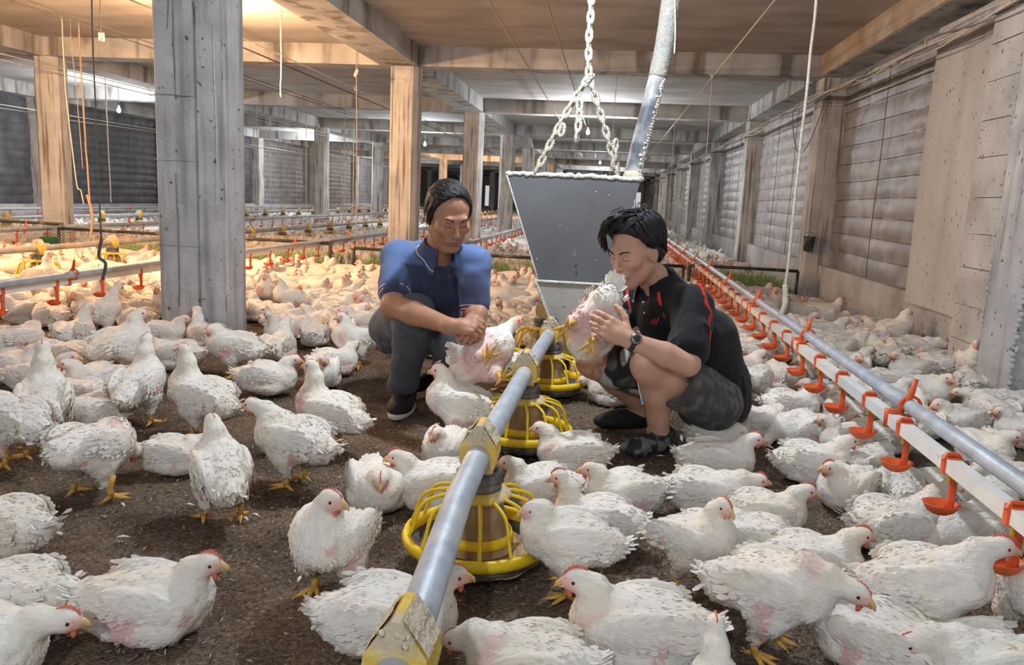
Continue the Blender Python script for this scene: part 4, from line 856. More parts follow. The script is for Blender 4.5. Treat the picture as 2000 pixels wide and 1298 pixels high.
# hand-placed hens: ground pixel, heading (0 right, 90 away, 180 left, 270 to camera), pose, head, head yaw, head pitch, scale, label
HENS = [
 (300, 1232, 14, 'sit', 'up', -8, 4, .96, 'hen lying alone on bare litter at lower left, red comb, facing right'),
 (648, 1168, 268, 'stand', 'up', 82, 6, .98, 'upright hen facing camera with head turned right, left of feed tube'),
 (768, 1264, 14, 'sit', 'up', 0, 5, 1.0, 'hen lying behind nearest tube section, head hidden by tube'),
 (188, 968, 80, 'stand', 'down', 10, 40, .98, 'hen seen from behind with spread legs, pecking, bare pink rump'),
 (432, 1012, 128, 'stand', 'up', 10, 0, .94, 'hen standing on one visible leg, upright neck, face turned away, left foreground'),
 (570, 945, 168, 'stand', 'fwd', 0, 8, .98, 'walking hen stretching its pink head left, centre left'),
 (640, 880, 176, 'stand', 'long', 0, 0, .96, 'walking hen with raised neck just left of older man\'s shoe'),
 (393, 850, 172, 'stand', 'long', 0, 0, 1.0, 'tall-necked hen walking left in front of big pillar'),
 (275, 826, 95, 'stand', 'long', 0, 0, 1.0, 'ruffled hen seen from behind on one foot, neck upright, left'),
 (345, 918, 20, 'sit', 'low', 0, 20, .8, 'small hen with curled tail behind one-legged hen at left'),
 (25, 905, 170, 'stand', 'low', 0, 10, .98, 'hen at left edge with bare pink flank, rump toward the right'),
 (92, 872, 125, 'stand', 'long', 0, 0, 1.06, 'large hen with bare red rump at left, neck upright'),
 (172, 842, 215, 'sit', 'up', -20, 0, .95, 'hen behind spread-legged hen, beak toward camera, left'),
 (-8, 1078, 180, 'sit', 'low', 0, 10, .96, 'hen cut by left edge, upright tail, beside bare litter'),
 (5, 1228, 195, 'sit', 'low', 0, 10, .96, 'hen cut by left edge near bottom corner, tail tuft up'),
 (-45, 1330, 15, 'sit', 'fwd', 0, 5, .96, 'hen with only red-combed head showing in bottom left corner'),
 (455, 735, 190, 'stand', 'tuck', 60, 10, 1.0, 'plump hen with wounded wing tip, head turned to camera, before pillar'),
 (525, 765, 12, 'sit', 'up', -8, 5, .98, 'hen lying facing right with bright red comb and wattle, near older man'),
 (630, 752, 285, 'sit', 'up', 30, 5, .95, 'hen sitting chest to camera, left of older man\'s legs'),
 (655, 728, 40, 'sit', 'up', 20, 0, .9, 'hen behind chest-on hen, curved tail, left of older man'),
 (545, 700, 92, 'sit', 'long', 0, 0, 1.0, 'round hen seen from behind, neck straight up, right of pillar'),
 (690, 716, 240, 'stand', 'up', -10, 5, 1.0, 'hen standing beside older man\'s hip, face to camera'),
 (400, 676, 150, 'sit', 'long', -120, 5, .98, 'hen directly against pillar base, head raised and turned right'),
 (240, 735, 60, 'stand', 'up', -35, 10, 1.08, 'big scruffy hen with dark dirty flank, head turned right, left of pillar'),
 (340, 718, 185, 'sit', 'fwd', 0, 5, 1.0, 'hen facing left nose to nose with scruffy hen'),
 (322, 672, 25, 'sit', 'up', -15, 5, .95, 'red-combed hen just left of pillar base, looking right'),
 (148, 674, 92, 'sit', 'long', 0, 0, 1.0, 'hen seen from behind with straight neck under left drinker'),
 (35, 690, 75, 'sit', 'tuck', 20, 10, 1.06, 'hen with bloody bare flank at left edge under drinker cup'),
 (200, 655, 75, 'stand', 'drink', 0, -15, .95, 'hen reaching up to the drinker line left of pillar'),
 (265, 642, 175, 'sit', 'up', 20, 5, .98, 'shaded hen facing left behind the reaching hen'),
 (125, 722, 178, 'sit', 'fwd', 0, 10, 1.0, 'hen lying facing left below the two left drinker cups'),
 (28, 742, 15, 'sit', 'up', -10, 15, .98, 'hen at left edge facing right with brownish face'),
 (88, 764, 25, 'sit', 'up', -20, 5, .98, 'hen at left with reddish comb, looking right, behind bare-rumped hens'),
 (188, 770, 235, 'sit', 'up', -15, 5, .95, 'hen at left with wing raised, face toward camera'),
 (150, 800, 190, 'sit', 'low', 0, 15, .9, 'hen squeezed between bare-rumped hen and ruffled hen'),
 (896, 866, 184, 'stand', 'up', 0, 8, 1.08, 'walking hen with red comb passing in front of older man'),
 (868, 903, 262, 'sit', 'up', -5, 15, .92, 'hen sitting face-on with red comb stripe, behind feeder at centre'),
 (845, 985, 188, 'sit', 'up', 5, 8, 1.0, 'large hen with red comb facing left beside feed tube, centre'),
 (735, 985, 295, 'sit', 'tuck', -10, 20, .94, 'hen with pink face beside large red-combed hen, left of feeder'),
 (1112, 917, 182, 'sit', 'up', 0, 8, .98, 'hen facing left behind tube with open dark eye, at third feeder'),
 (1212, 1000, 200, 'sit', 'up', -5, 5, .96, 'hen with long curved tail feathers facing left, right of feeder'),
 (1052, 985, 195, 'sit', 'up', -10, 10, .92, 'small hen peering from behind the tube, beside big feeder'),
 (1158, 1055, 178, 'sit', 'long', 5, 15, .98, 'hen with tall red comb and red wattle facing left over feeder'),
 (1100, 1155, 188, 'stand', 'tuck', 12, 15, 1.0, 'plump hen leaning over the big feeder, bare purple breast'),
 (1235, 1285, 180, 'sit', 'up', 8, 6, 1.16, 'largest hen at bottom centre facing left, pink comb and eye ring'),
 (1022, 1352, 178, 'sit', 'low', 0, 10, 1.0, 'hen at bottom edge with only its back showing, centre'),
 (1350, 1148, 318, 'stand', 'up', -10, 15, .96, 'hen with bright red comb and upswept tail facing camera, right'),
 (1500, 1272, 335, 'stand', (.178, 0, .0), -10, 18, 1.08, 'big hen lunging right with lowered head at lower right'),
 (1585, 1140, 4, 'sit', 'up', -5, 8, 1.0, 'calm hen with orange comb facing right, lower right middle'),
 (1800, 1255, 352, 'stand', (.160, 0, .075), 0, 6, 1.02, 'hen striding right with red wattle toward lowest drinker cup'),
 (1495, 1042, 8, 'sit', 'up', -10, 10, .98, 'hen facing right with pinkish face, between red-combed hens'),
 (1380, 997, 4, 'sit', 'fwd', -5, 5, .96, 'hen facing right with serrated bright red comb, right middle'),
 (1650, 985, 225, 'sit', 'up', -25, 5, .96, 'hen with raised red comb turned left toward camera, right middle'),
 (1745, 1068, 18, 'sit', 'drink', 0, -18, 1.05, 'hen stretching its neck up to a drinker cup'),
 (1402, 932, 4, 'sit', 'up', -4, 8, 1.0, 'hen facing right with red comb just below younger man\'s shoe'),
 (1588, 938, 10, 'sit', 'up', -10, 8, 1.02, 'speckled hen facing right, second row at right'),
 (1400, 882, 335, 'sit', 'tuck', -20, 35, .9, 'hen with curved tail and lowered face beside younger man\'s shoe'),
 (1655, 890, 182, 'sit', 'up', 0, 8, .94, 'hen facing left with tan beak below a drinker cup'),
 (1562, 868, 200, 'sit', 'down', 0, 20, 1.0, 'rounded hen with hidden head right of younger man'),
 (1545, 818, 8, 'sit', 'up', 0, 5, 1.0, 'long hen facing right under the drinker line'),
 (1645, 832, 100, 'sit', 'low', 0, 10, .98, 'hen under third drinker cup seen from behind'),
 (1448, 738, 15, 'sit', 'up', -5, 10, .98, 'hen behind younger man facing right, yellowish'),
 (1530, 758, 115, 'sit', 'low', 0, 10, .98, 'hen with pink bare rump showing to camera, right of younger man'),
 (1420, 788, 82, 'stand', 'down', 0, 20, .95, 'ruffled hen seen from behind at younger man\'s back'),
 (1472, 792, 60, 'stand', 'down', 0, 25, .92, 'hen pecking down at younger man\'s back, tail up'),
 (1812, 786, 292, 'sit', 'up', -10, 8, 1.05, 'large hen with dirty belly beside right column, facing camera'),
 (1818, 718, 205, 'sit', 'tuck', 35, 10, .98, 'hen at foot of right wall with red face toward camera'),
 (1735, 716, 60, 'sit', 'up', 105, 5, 1.0, 'hen at right wall with rounded rump and head turned left'),
 (1660, 728, 15, 'sit', 'up', -5, 5, .98, 'hen facing right between drinker line and right wall'),
 (1735, 766, 10, 'sit', 'fwd', 0, 5, .95, 'hen facing right, low, in front of right wall hens'),
 (1728, 795, 8, 'sit', 'up', 0, 10, .92, 'hen behind steel drinker tube facing right'),
 (1925, 812, 182, 'sit', 'fwd', 0, 5, .95, 'hen facing left at foot of right column'),
 (1995, 815, 182, 'sit', 'fwd', 0, 5, .95, 'hen facing left at right edge below column'),
 (1868, 852, 200, 'sit', 'up', -15, 25, 1.0, 'hen with bowed head and upright comb behind steel tube'),
 (1918, 905, 288, 'sit', 'up', 40, 12, .98, 'hen sitting breast to camera right of steel tube'),
 (1992, 868, 185, 'sit', 'up', 0, 10, .95, 'hen with dark beak cut by right edge'),
 (1800, 850, 88, 'sit', 'long', 0, 0, .9, 'hen with only raised white neck behind drinker tube'),
 (1748, 985, 85, 'sit', 'low', 0, 10, .92, 'hen tucked under a drinker cup, back to camera'),
 (1812, 990, 185, 'sit', 'tuck', 0, 15, .9, 'hen with dark red comb beneath white drinker pipe'),
 (1892, 1085, 200, 'sit', 'down', 0, 10, .98, 'hen with back to view under the nearer drinker cup'),
 (1965, 1070, 170, 'sit', 'low', 0, 10, .9, 'shaded hen at right edge under white pipe'),
 (1998, 1262, 255, 'stand', 'up', 10, 15, .95, 'hen facing camera cut by right edge at bottom'),
 (1918, 1010, 30, 'sit', 'low', 0, 10, .95, 'hen beyond white pipe at right edge, body only'),
 (1688, 1290, 140, 'sit', 'up', 25, 5, 1.05, 'hen at bottom right with black-eyed head raised beside lunging hen'),
 (1398, 1425, 92, 'sit', 'long', 0, 0, .86, 'hen at bottom with narrow neck seen from behind, red comb'),
 (1462, 1082, 150, 'sit', 'low', 0, 10, .88, 'hen mostly hidden behind calm orange-combed hen'),
 (1905, 1352, 185, 'sit', 'low', 0, 10, 1.0, 'hen at bottom right edge, only its white back'),
 (1008, 738, 25, 'sit', 'up', -20, 10, .92, 'hen facing right beside older man\'s held bird'),
 (1062, 705, 200, 'sit', 'tuck', 0, 10, .95, 'shaded tan-looking hen under the hopper'),
 (1050, 728, 170, 'sit', 'low', 0, 10, .85, 'white hen pressed against the feed tube under hopper'),
 (1195, 788, 172, 'sit', 'low', 0, 10, 1.0, 'hen lying in shade behind younger man\'s bare shin'),
 (1140, 745, 100, 'sit', 'low', 0, 10, .9, 'hen behind third feeder below younger man\'s bird'),
 (1480, 850, 30, 'sit', 'low', 0, 15, .92, 'hen with lowered head between speckled hen and wall side birds'),
 (1690, 935, 40, 'sit', 'low', 0, 15, .92, 'hen squeezed behind speckled hen under white pipe'),
 (1955, 965, 200, 'sit', 'low', 0, 15, .92, 'hen beyond steel tube at right edge with back humped'),
 (1720, 880, 170, 'sit', 'tuck', 0, 10, .9, 'hen directly below the drinker pipe, facing left'),
 (1600, 790, 190, 'sit', 'tuck', 0, 10, .9, 'hen facing left beyond the long hen under drinker'),
 (1670, 790, 80, 'sit', 'up', 0, 0, .92, 'hen facing away between drinker cups and wall'),
 (960, 700, 200, 'sit', 'low', 0, 10, .95, 'hen half hidden behind the older man\'s hands'),
 (980, 760, 160, 'stand', 'low', 0, 10, .9, 'shaded hen standing behind older man\'s held bird'),
]
occ = []; LIB = []
for i, (px_, py_, hd_, pose, head, hy, hpit, sc, lab) in enumerate(HENS):
    g0 = ground(px_, py_); near = py_ > 800
    tilt = {'sit': 2, 'stand': 14}[pose] if head not in ('down',) else -4
    if pose == 'stand' and head in ('up', 'long'): tilt = 20
    sh = bird_shape(pose, head, tilt, hy, hpit, 100+i, bald=rng.uniform(.15, .75), dirt=rng.uniform(.35, .9), fat=rng.uniform(.97, 1.06), cell=.0085 if near else .0105, nf=1500 if near else 700)
    legs = None
    if pose == 'stand':
        st_ = rng.uniform(-.02, .02)
        legs = [(-.014+st_, .053, 0, rng.uniform(-5, 15), 1.), (-.014-st_, -.053, 0, rng.uniform(-15, 5), 1.)]
    if hd_ in (80,) and legs: legs = [(-.014, .075, 0, 12, 1.), (-.014, -.075, 0, -12, 1.)]
    red = any(w_ in lab for w_ in ('red comb', 'red-comb', 'comb', 'wattle'))
    bird_obj(sh, (g0[0], g0[1], 0), hd_, sc*(.90 if px_ < 800 else .80 if px_ < 1700 and py_ > 1020 else .84), lab, None, None, 'comb_big' if red else 'comb', legs)
    occ.append((g0[0], g0[1], .2))
    LIB.append((sh, pose, head, legs))
# hen held by the older man, on its side, belly to the camera
def rotq(fwd, up):
    f = np.asarray(fwd, float); f /= np.linalg.norm(f); u = np.asarray(up, float); u -= f*(u@f); u /= np.linalg.norm(u); l = np.cross(u, f)
    return Matrix(np.stack([f, l, u], 1).tolist()).to_quaternion()
sh = bird_shape('held', 'fwd', 0, 0, 0, 901, bald=1.1, dirt=0, cell=.0075, nf=420)
hb = bird_obj(sh, at(946, 694, 2.83), 0, .95, 'bald pink-bellied hen held on its side by the older man', None, rotq((.66, .25, .62), (-.25, .95, .2)), 'comb', [(-.01, .05, -.185, 10, .9), (-.0, -.05, -.18, -20, .9)])
fn = MB(); g = np.random.default_rng(5)
n_ = 13; p = np.array([(-.04-.006*i, -.068, .02-.006*i) for i in range(n_)]); fl = np.array([(-.55+.03*i, -1.0, -.35-.06*i) for i in range(n_)])+g.normal(0, .05, (n_, 3)); fl /= np.linalg.norm(fl, axis=1, keepdims=True); nn = np.tile([.3, -.2, -1.], (n_, 1)); nn -= fl*(nn*fl).sum(1, keepdims=True); nn /= np.linalg.norm(nn, axis=1, keepdims=True)
fn.add(*kites(p, nn, fl, g.uniform(.075, .115, n_), .02, .006, np.tile(WHITE, (n_, 1)))); fn.build('open_wing', MT['feather'], hb)
sh = bird_shape('held', (.105, 0, .070), 0, 0, 20, 902, bald=.9, dirt=0, cell=.0075, nf=900, fat=1.02)
hb2 = bird_obj(sh, at(1160, 640, 2.74), 0, .95, 'fluffy hen held upright against the younger man\'s chest', None, rotq((-.30, .25, -.92), (.35, .92, .1)), 'comb', [(-.03, .05, -.185, 10, 1.), (-.02, -.055, -.185, -10, 1.)])
tf = MB(); n_ = 9; p = np.array([(-.15, .006*(i-4), .02) for i in range(n_)]); fl = np.array([(-1., .10*(i-4)/4, .12) for i in range(n_)]); fl /= np.linalg.norm(fl, axis=1, keepdims=True); nn = np.tile([.1, 0, -1.], (n_, 1))+g.normal(0, .2, (n_, 3)); nn -= fl*(nn*fl).sum(1, keepdims=True); nn /= np.linalg.norm(nn, axis=1, keepdims=True)
tf.add(*kites(p, nn, fl, g.uniform(.07, .09, n_), .018, .004, np.tile(WHITE, (n_, 1)))); tf.build('tail_plume', MT['feather'], hb2)
# ------------------------------------------------------------------ the flock behind
def poisson(x0, x1, y0, y1, dmin, tries):
    cell = dmin/1.42; G = {}; out = []
    X = rng.uniform(x0, x1, tries); Y = rng.uniform(y0, y1, tries)
    for x, y in zip(X, Y):
        i, j = int((x-x0)/cell), int((y-y0)/cell); ok = True
        for a in range(i-2, i+3):
            for b in range(j-2, j+3):
                q = G.get((a, b))
                if q and (q[0]-x)**2+(q[1]-y)**2 < dmin*dmin: ok = False; break
            if not ok: break
        if ok: G[(i, j)] = (x, y); out.append((x, y))
    return out
colrects = [(-2.53, -2.12, YK(k), YK(k)+.4) for k in range(11)]+[(-6.63, -6.33, YK(k), YK(k)+.3) for k in range(1, 11)]
def free(x, y, pad=.15):
    for a, b, c, d in colrects:
        if a-pad < x < b+pad and c-pad < y < d+pad: return False
    if y > 7.9 and y < 8.45 and -9.6 < x < 1.95: return False
    if -6. < x < 1.9 and 8.1 < y < 9.2 and rng.random() < .85: return False
    for q in ((-4.77, 3.06), (-4.77, 4.06), (-4.77, 5.06), (-4.77, 6.06), (-4.77, 7.06)):
        if (x-q[0])**2+(y-q[1])**2 < .30**2: return False
    for ox, oy, r in occ:
        if (x-ox)**2+(y-oy)**2 < r*r: return False
    return True
pts = poisson(-9.75, 2.06, 3.4, 30, .19, 110000)
PT = np.array(pts); px2 = pix(np.concatenate([PT, np.full((len(PT), 1), .1)], 1))
vis = (px2[:, 2] > .3) & (px2[:, 0] > -70) & (px2[:, 0] < 2070)
PT = PT[vis]; px2 = px2[vis]
keep = []
for (x, y), q in zip(PT, px2):
    if y < 4.25 and not (x > 1.05): continue
    if x > .55 and x < 1.05 and y < 4.2: continue
    if -.75 < x < .62 and y < 3.9: continue
    if -.45 < x < .1 and 3.7 < y < 4.35 and rng.random() < .6: continue
    if not free(x, y): continue
    keep.append((x, y, q[2], q[0]))
keep.sort(key=lambda t: t[2])
nind = 297-len(HENS)-2
SITS = [l for l in LIB if l[1] == 'sit']; STAND = [l for l in LIB if l[1] == 'stand' and l[2] in ('up', 'long')]
ZONES = {'L': ('left of big pillar', 'flock left of the pillar'), 'M': ('between pillar and older man', 'flock between pillar and older man'),
         'H': ('around the hopper', 'flock behind the hopper'), 'R': ('by right wall', 'flock along the right wall')}
ORD = ['leftmost', 'second from left', 'third from left', 'fourth from left', 'fifth from left', 'sixth from left', 'seventh from left', 'eighth from left', 'ninth from left', 'tenth from left', 'eleventh from left', 'twelfth from left']
BUCKET = {}
for x, y, dpt, px_ in keep[:nind]:
    sh, pose, head, legs = (lambda l_: l_[rng.integers(0, len(l_))])(STAND if rng.random() < .06 else SITS)
    zn = 'L' if px_ < 380 else 'M' if px_ < 800 else 'H' if px_ < 1250 else 'R'
    h_ = rng.uniform(0, 360); fc = 'right' if h_ < 45 or h_ > 315 else 'away' if h_ < 135 else 'left' if h_ < 225 else 'camera'
    row = 'front' if dpt < 4.9 else 'second' if dpt < 5.35 else 'third' if dpt < 5.8 else 'rear'
    o_ = bird_obj(sh, (x, y, 0), h_, rng.uniform(.82, .94), None, ZONES[zn][1], None, 'comb', legs, 'chicken')
    BUCKET.setdefault((zn, row, fc), []).append((px_, o_))
for (zn, row, fc), L_ in BUCKET.items():
    for i, (q, o_) in enumerate(sorted(L_, key=lambda t: t[0])):
        o_['label'] = '%s hen facing %s in %s rows of flock %s' % ('only' if len(L_) == 1 else ORD[i] if i < 12 else 'right end', fc, row, ZONES[zn][0])
rest = keep[nind:]
def low_bird(seed, cell, parts):
    g2 = random.Random(seed); S = Sdf(); hy = g2.uniform(-.05, .05); H = np.array([.13, hy, .155+g2.uniform(-.045, .045)])
    S.ell((0, 0, .085), (.15, .095, .082)); S.cone((-.1, 0, .1), (-.18, 0, .125), .05, .02); S.cone((.085, 0, .11), H, .05, .027); S.ell(H, (.032, .027, .03))
    V, Q = S.surf((-.24, -.14, -.02), (.2, .14, .28), cell, lambda V: .006*vnoise(V, 30, seed)); C = lerp(WHITE, YEL, np.clip(.25+.3*vnoise(V+seed, 16, 1), 0, .6)); C = lerp2(C, DIRT, .5*sstep(-V[:, 2], -.06, -.01))
    b = MB().add(V, Q, C)
    if parts:
        r_ = np.linalg.norm(V-H-[.02, 0, 0], axis=1); C2 = lerp2(C, np.array((.74, .32, .24)), .7*(1-sstep(r_, .02, .04))); b = MB().add(V, Q, C2)
        b.add(*tubeVF([H+[.02, 0, 0], H+[.052, 0, -.01]], [.012, .002], 4, False), (.66, .42, .19)); b.add(*boxVF(H[0]-.008, H[0]+.03, H[1]-.003, H[1]+.003, H[2]+.012, H[2]+.030), (.65, .14, .08))
        for s in (-1, 1): b.add(*boxVF(H[0]+.006, H[0]+.015, H[1]+s*.026-.003, H[1]+s*.026+.003, H[2]+.001, H[2]+.01), (.02, .02, .02))
    return np.concatenate(b.V), b.F, np.concatenate(b.C)
libs = {1: [low_bird(s, .024, True) for s in range(6)], 2: [low_bird(s, .042, False) for s in range(4)]}
fb = MB()
def add_low(x, y, lv, sc):
    V, Fs, C = libs[lv][rng.integers(0, len(libs[lv]))]; a = rng.uniform(0, 6.283); c, s = math.cos(a), math.sin(a)
    Vr = np.stack([V[:, 0]*c-V[:, 1]*s+x/sc, V[:, 0]*s+V[:, 1]*c+y/sc, V[:, 2]], 1)*sc
    fb.add(Vr, list(Fs), np.clip(C*rng.uniform(.86, 1.03), 0, 1))
for x, y, dpt, px_ in rest:
    if x > 1.86: continue
    add_low(x, y, 1 if y < 12.5 else 2, rng.uniform(.95, 1.1))
far = poisson(-9.7, 1.8, 30, 51, .3, 9000)
for x, y in far:
    q = pix([[x, y, .1]])[0]
    if -40 < q[0] < 2040 and free(x, y): add_low(x, y, 2, 1.15)
tag(fb.build('chicken_flock', MT['feather']), 'hundreds of distant white broiler chickens covering the far floor', 'chickens', kind='stuff')
# a few loose feathers on the litter
for px_, py_ in ((240, 1048), (370, 985), (1235, 1030), (88, 1170), (690, 985), (480, 1012), (1000, 790), (860, 735), (585, 1130), (1290, 890), (900, 1245), (240, 985), (500, 1005), (700, 925)):
    c0 = ground(px_, py_, .008); a = rng.uniform(0, 6.28); pth = [c0+np.array([math.cos(a)*t*.016, math.sin(a)*t*.016, .004*(1-t*t)]) for t in (-1, 0, 1)]
    V, F = tubeVF(pth, [.0012, .0045, .001], 6); V[:, 2] = c0[2]+(V[:, 2]-c0[2])*.6
    tag(MB().add(V, F, WHITE).build('loose_feather', MT['feather']), 'small loose white feather lying on the dark litter', 'feather', 'loose feathers on the litter')
# ------------------------------------------------------------------ the two men
def hit(S, px, py, t0=1.5, t1=4.5):
    d = ray(px, py); ts = np.arange(t0, t1, .004); P = np.array([0, 0, CAM_H])+ts[:, None]*d; v = S(P); k = np.argmax(v < 0)
    if v[k] >= 0: k = np.argmin(v)
    p = P[k]
    for _ in range(4): p = p-S(p[None])[0]*S.grad(p[None])[0]
    return p
def snap(S, P, it=4):
    P = np.array(P, float)
    for _ in range(it): P = P-S(P)[:, None]*S.grad(P)
    return P
def ribbon(S, P, w, off=.0018, n=6):
    P = snap(S, catmull(P, n)); N_ = S.grad(P); T = np.gradient(P, axis=0); T /= np.linalg.norm(T, axis=1, keepdims=True); B_ = np.cross(N_, T); w = np.broadcast_to(np.asarray(w, float), (len(P),)) if np.ndim(w) == 0 else np.interp(np.linspace(0, 1, len(P)), np.linspace(0, 1, len(w)), w)
    rows = [snap(S, P+B_*(w*k)[:, None], 2)+N_*off for k in (-.5, -.17, .17, .5)]; V = np.stack(rows, 1).reshape(-1, 3)
    V2 = V-np.repeat(N_, 4, 0)*off*1.6; F = gridVF(len(P), 4)
    return np.concatenate([V, V2]), [F, F[:, ::-1]+len(V)]
def hand(S, wr, f, n, side, curl, L=1., spread=.0, thumb=(.55, .62, -.45)):
    f = np.array(f, float); f /= np.linalg.norm(f); n = np.array(n, float); n -= f*(n@f); n /= np.linalg.norm(n); y = np.cross(n, f)*side; Fm = np.stack([f, y, n], 1); w = lambda *q: np.asarray(wr, float)+Fm@(np.array(q, float)*L)
    S.ell(w(.045, .0, 0), np.array([.048, .040, .0155])*L, .012, Fm); S.cone(w(-.02, 0, 0), w(.03, 0, 0), .026*L, .024*L, .02)
    for i, (yy, ln, r) in enumerate(((.030, .072, .0092), (.0105, .080, .0095), (-.0095, .074, .009), (-.028, .058, .0080))):
        a = 0.; p = np.array([.080-abs(yy)*.25, yy, .002]); S.cone(w(.045, yy*.8, 0), w(*p), .011*L, r*1.12*L, .008); c = curl[i]
        for k, q in enumerate((.46, .31, .23)):
            a += R(c[k]); p2 = p+ln*q*np.array([math.cos(a), spread*(1.5-i)*.3, -math.sin(a)]); S.cone(w(*p), w(*p2), r*(1-.08*k)*L, r*(1-.08*(k+1))*L, .003); p = p2
    t = np.array(thumb, float); t /= np.linalg.norm(t); p = np.array([.018, .030, -.006]); S.cone(w(.01, .012, -.004), w(*p), .015*L, .0135*L, .012)
    for k, q in enumerate((.036, .030, .024)):
        p2 = p+q*t; S.cone(w(*p), w(*p2), (.0125-.0012*k)*L, (.0113-.0012*k)*L, .004); p = p2; t = t+np.array([.25, -.25, -.12]); t /= np.linalg.norm(t)
def head_sdf(S, C, Fm, nose=1., jaw=1., cheek=1.):
    w = lambda *q: np.asarray(C)+Fm@np.array(q, float)
    S.ell(w(-.014, 0, .030), (.096, .075, .090), .02, Fm); S.ell(w(.026, 0, -.040), (.062, .058*jaw, .080), .03, Fm)
    S.ell(w(.066, 0, -.103), (.020, .024, .018), .022, Fm)
    for s in (-1, 1):
        S.cone(w(.002, s*.054*jaw, -.055), w(.058, s*.020, -.106), .020, .016, .025); S.ell(w(.056, s*.043*cheek, -.022), (.026, .023, .022), .02, Fm)
    S.cone(w(.080, -.032, .024), w(.080, .032, .024), .0125, .0125, .016)
    for s in (-1, 1): S.ell(w(.0965, s*.0315, .0035), (.015, .0175, .0105), .010, Fm, True)
    for s in (-1, 1): S.ell(w(.0725, s*.031, .0015), (.0145, .0160, .0115), .004, Fm)
    S.cone(w(.084, 0, .016), w(.106*nose, 0, -.030), .0075, .0115, .010); S.ell(w(.104*nose, 0, -.034), (.012, .012, .0095), .006, Fm)
    for s in (-1, 1): S.ell(w(.093*nose, s*.0135, -.036), (.0105, .0075, .0075), .005, Fm); S.ell(w(.101*nose, s*.0068, -.0435), (.005, .0035, .0035), .003, Fm, True)
    S.ell(w(.080, 0, -.066), (.016, .028, .018), .014, Fm)
    S.ell(w(.0925, 0, -.0625), (.0085, .0220, .0050), .004, Fm); S.ell(w(.0915, 0, -.0730), (.0085, .0195, .0060), .004, Fm); S.ell(w(.101, 0, -.0675), (.006, .026, .0014), .003, Fm, True)
    for s in (-1, 1):
        S.ell(w(-.008, s*.0785, -.008), (.019, .0075, .031), .006, Fm@rz_(-s*.35)); S.ell(w(-.003, s*.087, -.004), (.010, .006, .018), .004, Fm, True)
    return w
def face_parts(w, Fm, root, brow, S):
    up = lambda Pp, o: (lambda Q: Q+S.grad(Q)*o)(snap(S, catmull(Pp, 4), 3))
    for s in (-1, 1):
        b = MB(); Pp = [w(.0865, s*.014, brow[0]), w(.0905, s*.026, brow[1]), w(.083, s*.040, brow[2]), w(.068, s*.050, brow[3])]; V, F = tubeVF(up(Pp, .0004), [.0016, .0024, .0027, .0028, .0028, .0028, .0026, .0024, .0022, .0019, .0016, .0013, .0008], 6)
        b.add(V, F).build('eyebrow', MT['hair'], root)
        Pp = [w(.0815, s*.0165, -.0055), w(.0872, s*.026, -.0075), w(.0860, s*.036, -.0072), w(.0755, s*.0455, -.0045)]; V, F = tubeVF(up(Pp, .0002), .0010, 5); MB().add(V, F).build('eyelashes', MT['hair'], root)
        Pp = [w(.0825, s*.018, .0085), w(.0878, s*.028, .0105), w(.0845, s*.039, .0090), w(.074, s*.0475, .0045)]; V, F = tubeVF(up(Pp, 0), .0004, 5); MB().add(V, F).build('eyelid_crease', MT['hair'], root)
def face_colour(V, w, Fm, C, base, lip, stub=0.):
    c = np.tile(np.asarray(base, float), (len(V), 1)); h = (V-np.asarray(C))@Fm; hd = 1-sstep(np.linalg.norm(h, axis=1), .12, .15)
    c *= (1+.10*vnoise(V, 30, 3))[:, None]
    red = np.exp(-(((h-[.06, 0, -.03])*[1, 0, 1])**2).sum(1)/.0014)*.35*hd; c = lerp2(c, np.asarray(base)*[1.08, .82, .78], red)
    li = np.exp(-((h[:, 0]-.094)/.014)**2-(h[:, 1]/.019)**4-((h[:, 2]+.068)/.0085)**4)*hd; c = lerp2(c, np.asarray(lip, float), np.clip(li*.9, 0, .9))
    st = np.exp(-((h[:, 2]+.078)/.032)**2)*sstep(h[:, 0], .03, .06)*hd*stub; c = lerp2(c, np.asarray(base)*.5, np.clip(st*(.55+.3*vnoise(V, 260, 5)), 0, .6))
    ml = np.exp(-((h[:, 2]+.0675)/.0016)**2-(h[:, 1]/.024)**4)*sstep(h[:, 0], .08, .09)*hd; c = lerp2(c, np.asarray(lip)*.35, np.clip(ml, 0, .8))
    return np.clip(c, 0, 1)
def build(S, lo, hi, h, name, m, root, colf, disp=None):
    V, Q = S.surf(lo, hi, h, disp); return MB().add(V, Q, colf(V)).build(name, m, root)
def folds(V, amp, seed, sc=1.):
    n = vnoise(V*[1, 1, 1.6], 13*sc, seed); m_ = vnoise(V*[1.4, 1, .7], 26*sc, seed+1); return amp*(.6*n+.55*(1-np.abs(m_)*2)*np.clip(vnoise(V, 7, seed+2)+.2, 0, 1))
def flat(c): return lambda V: np.tile(np.asarray(c, float), (len(V), 1))*(1+.06*vnoise(V, 18, 9))[:, None]
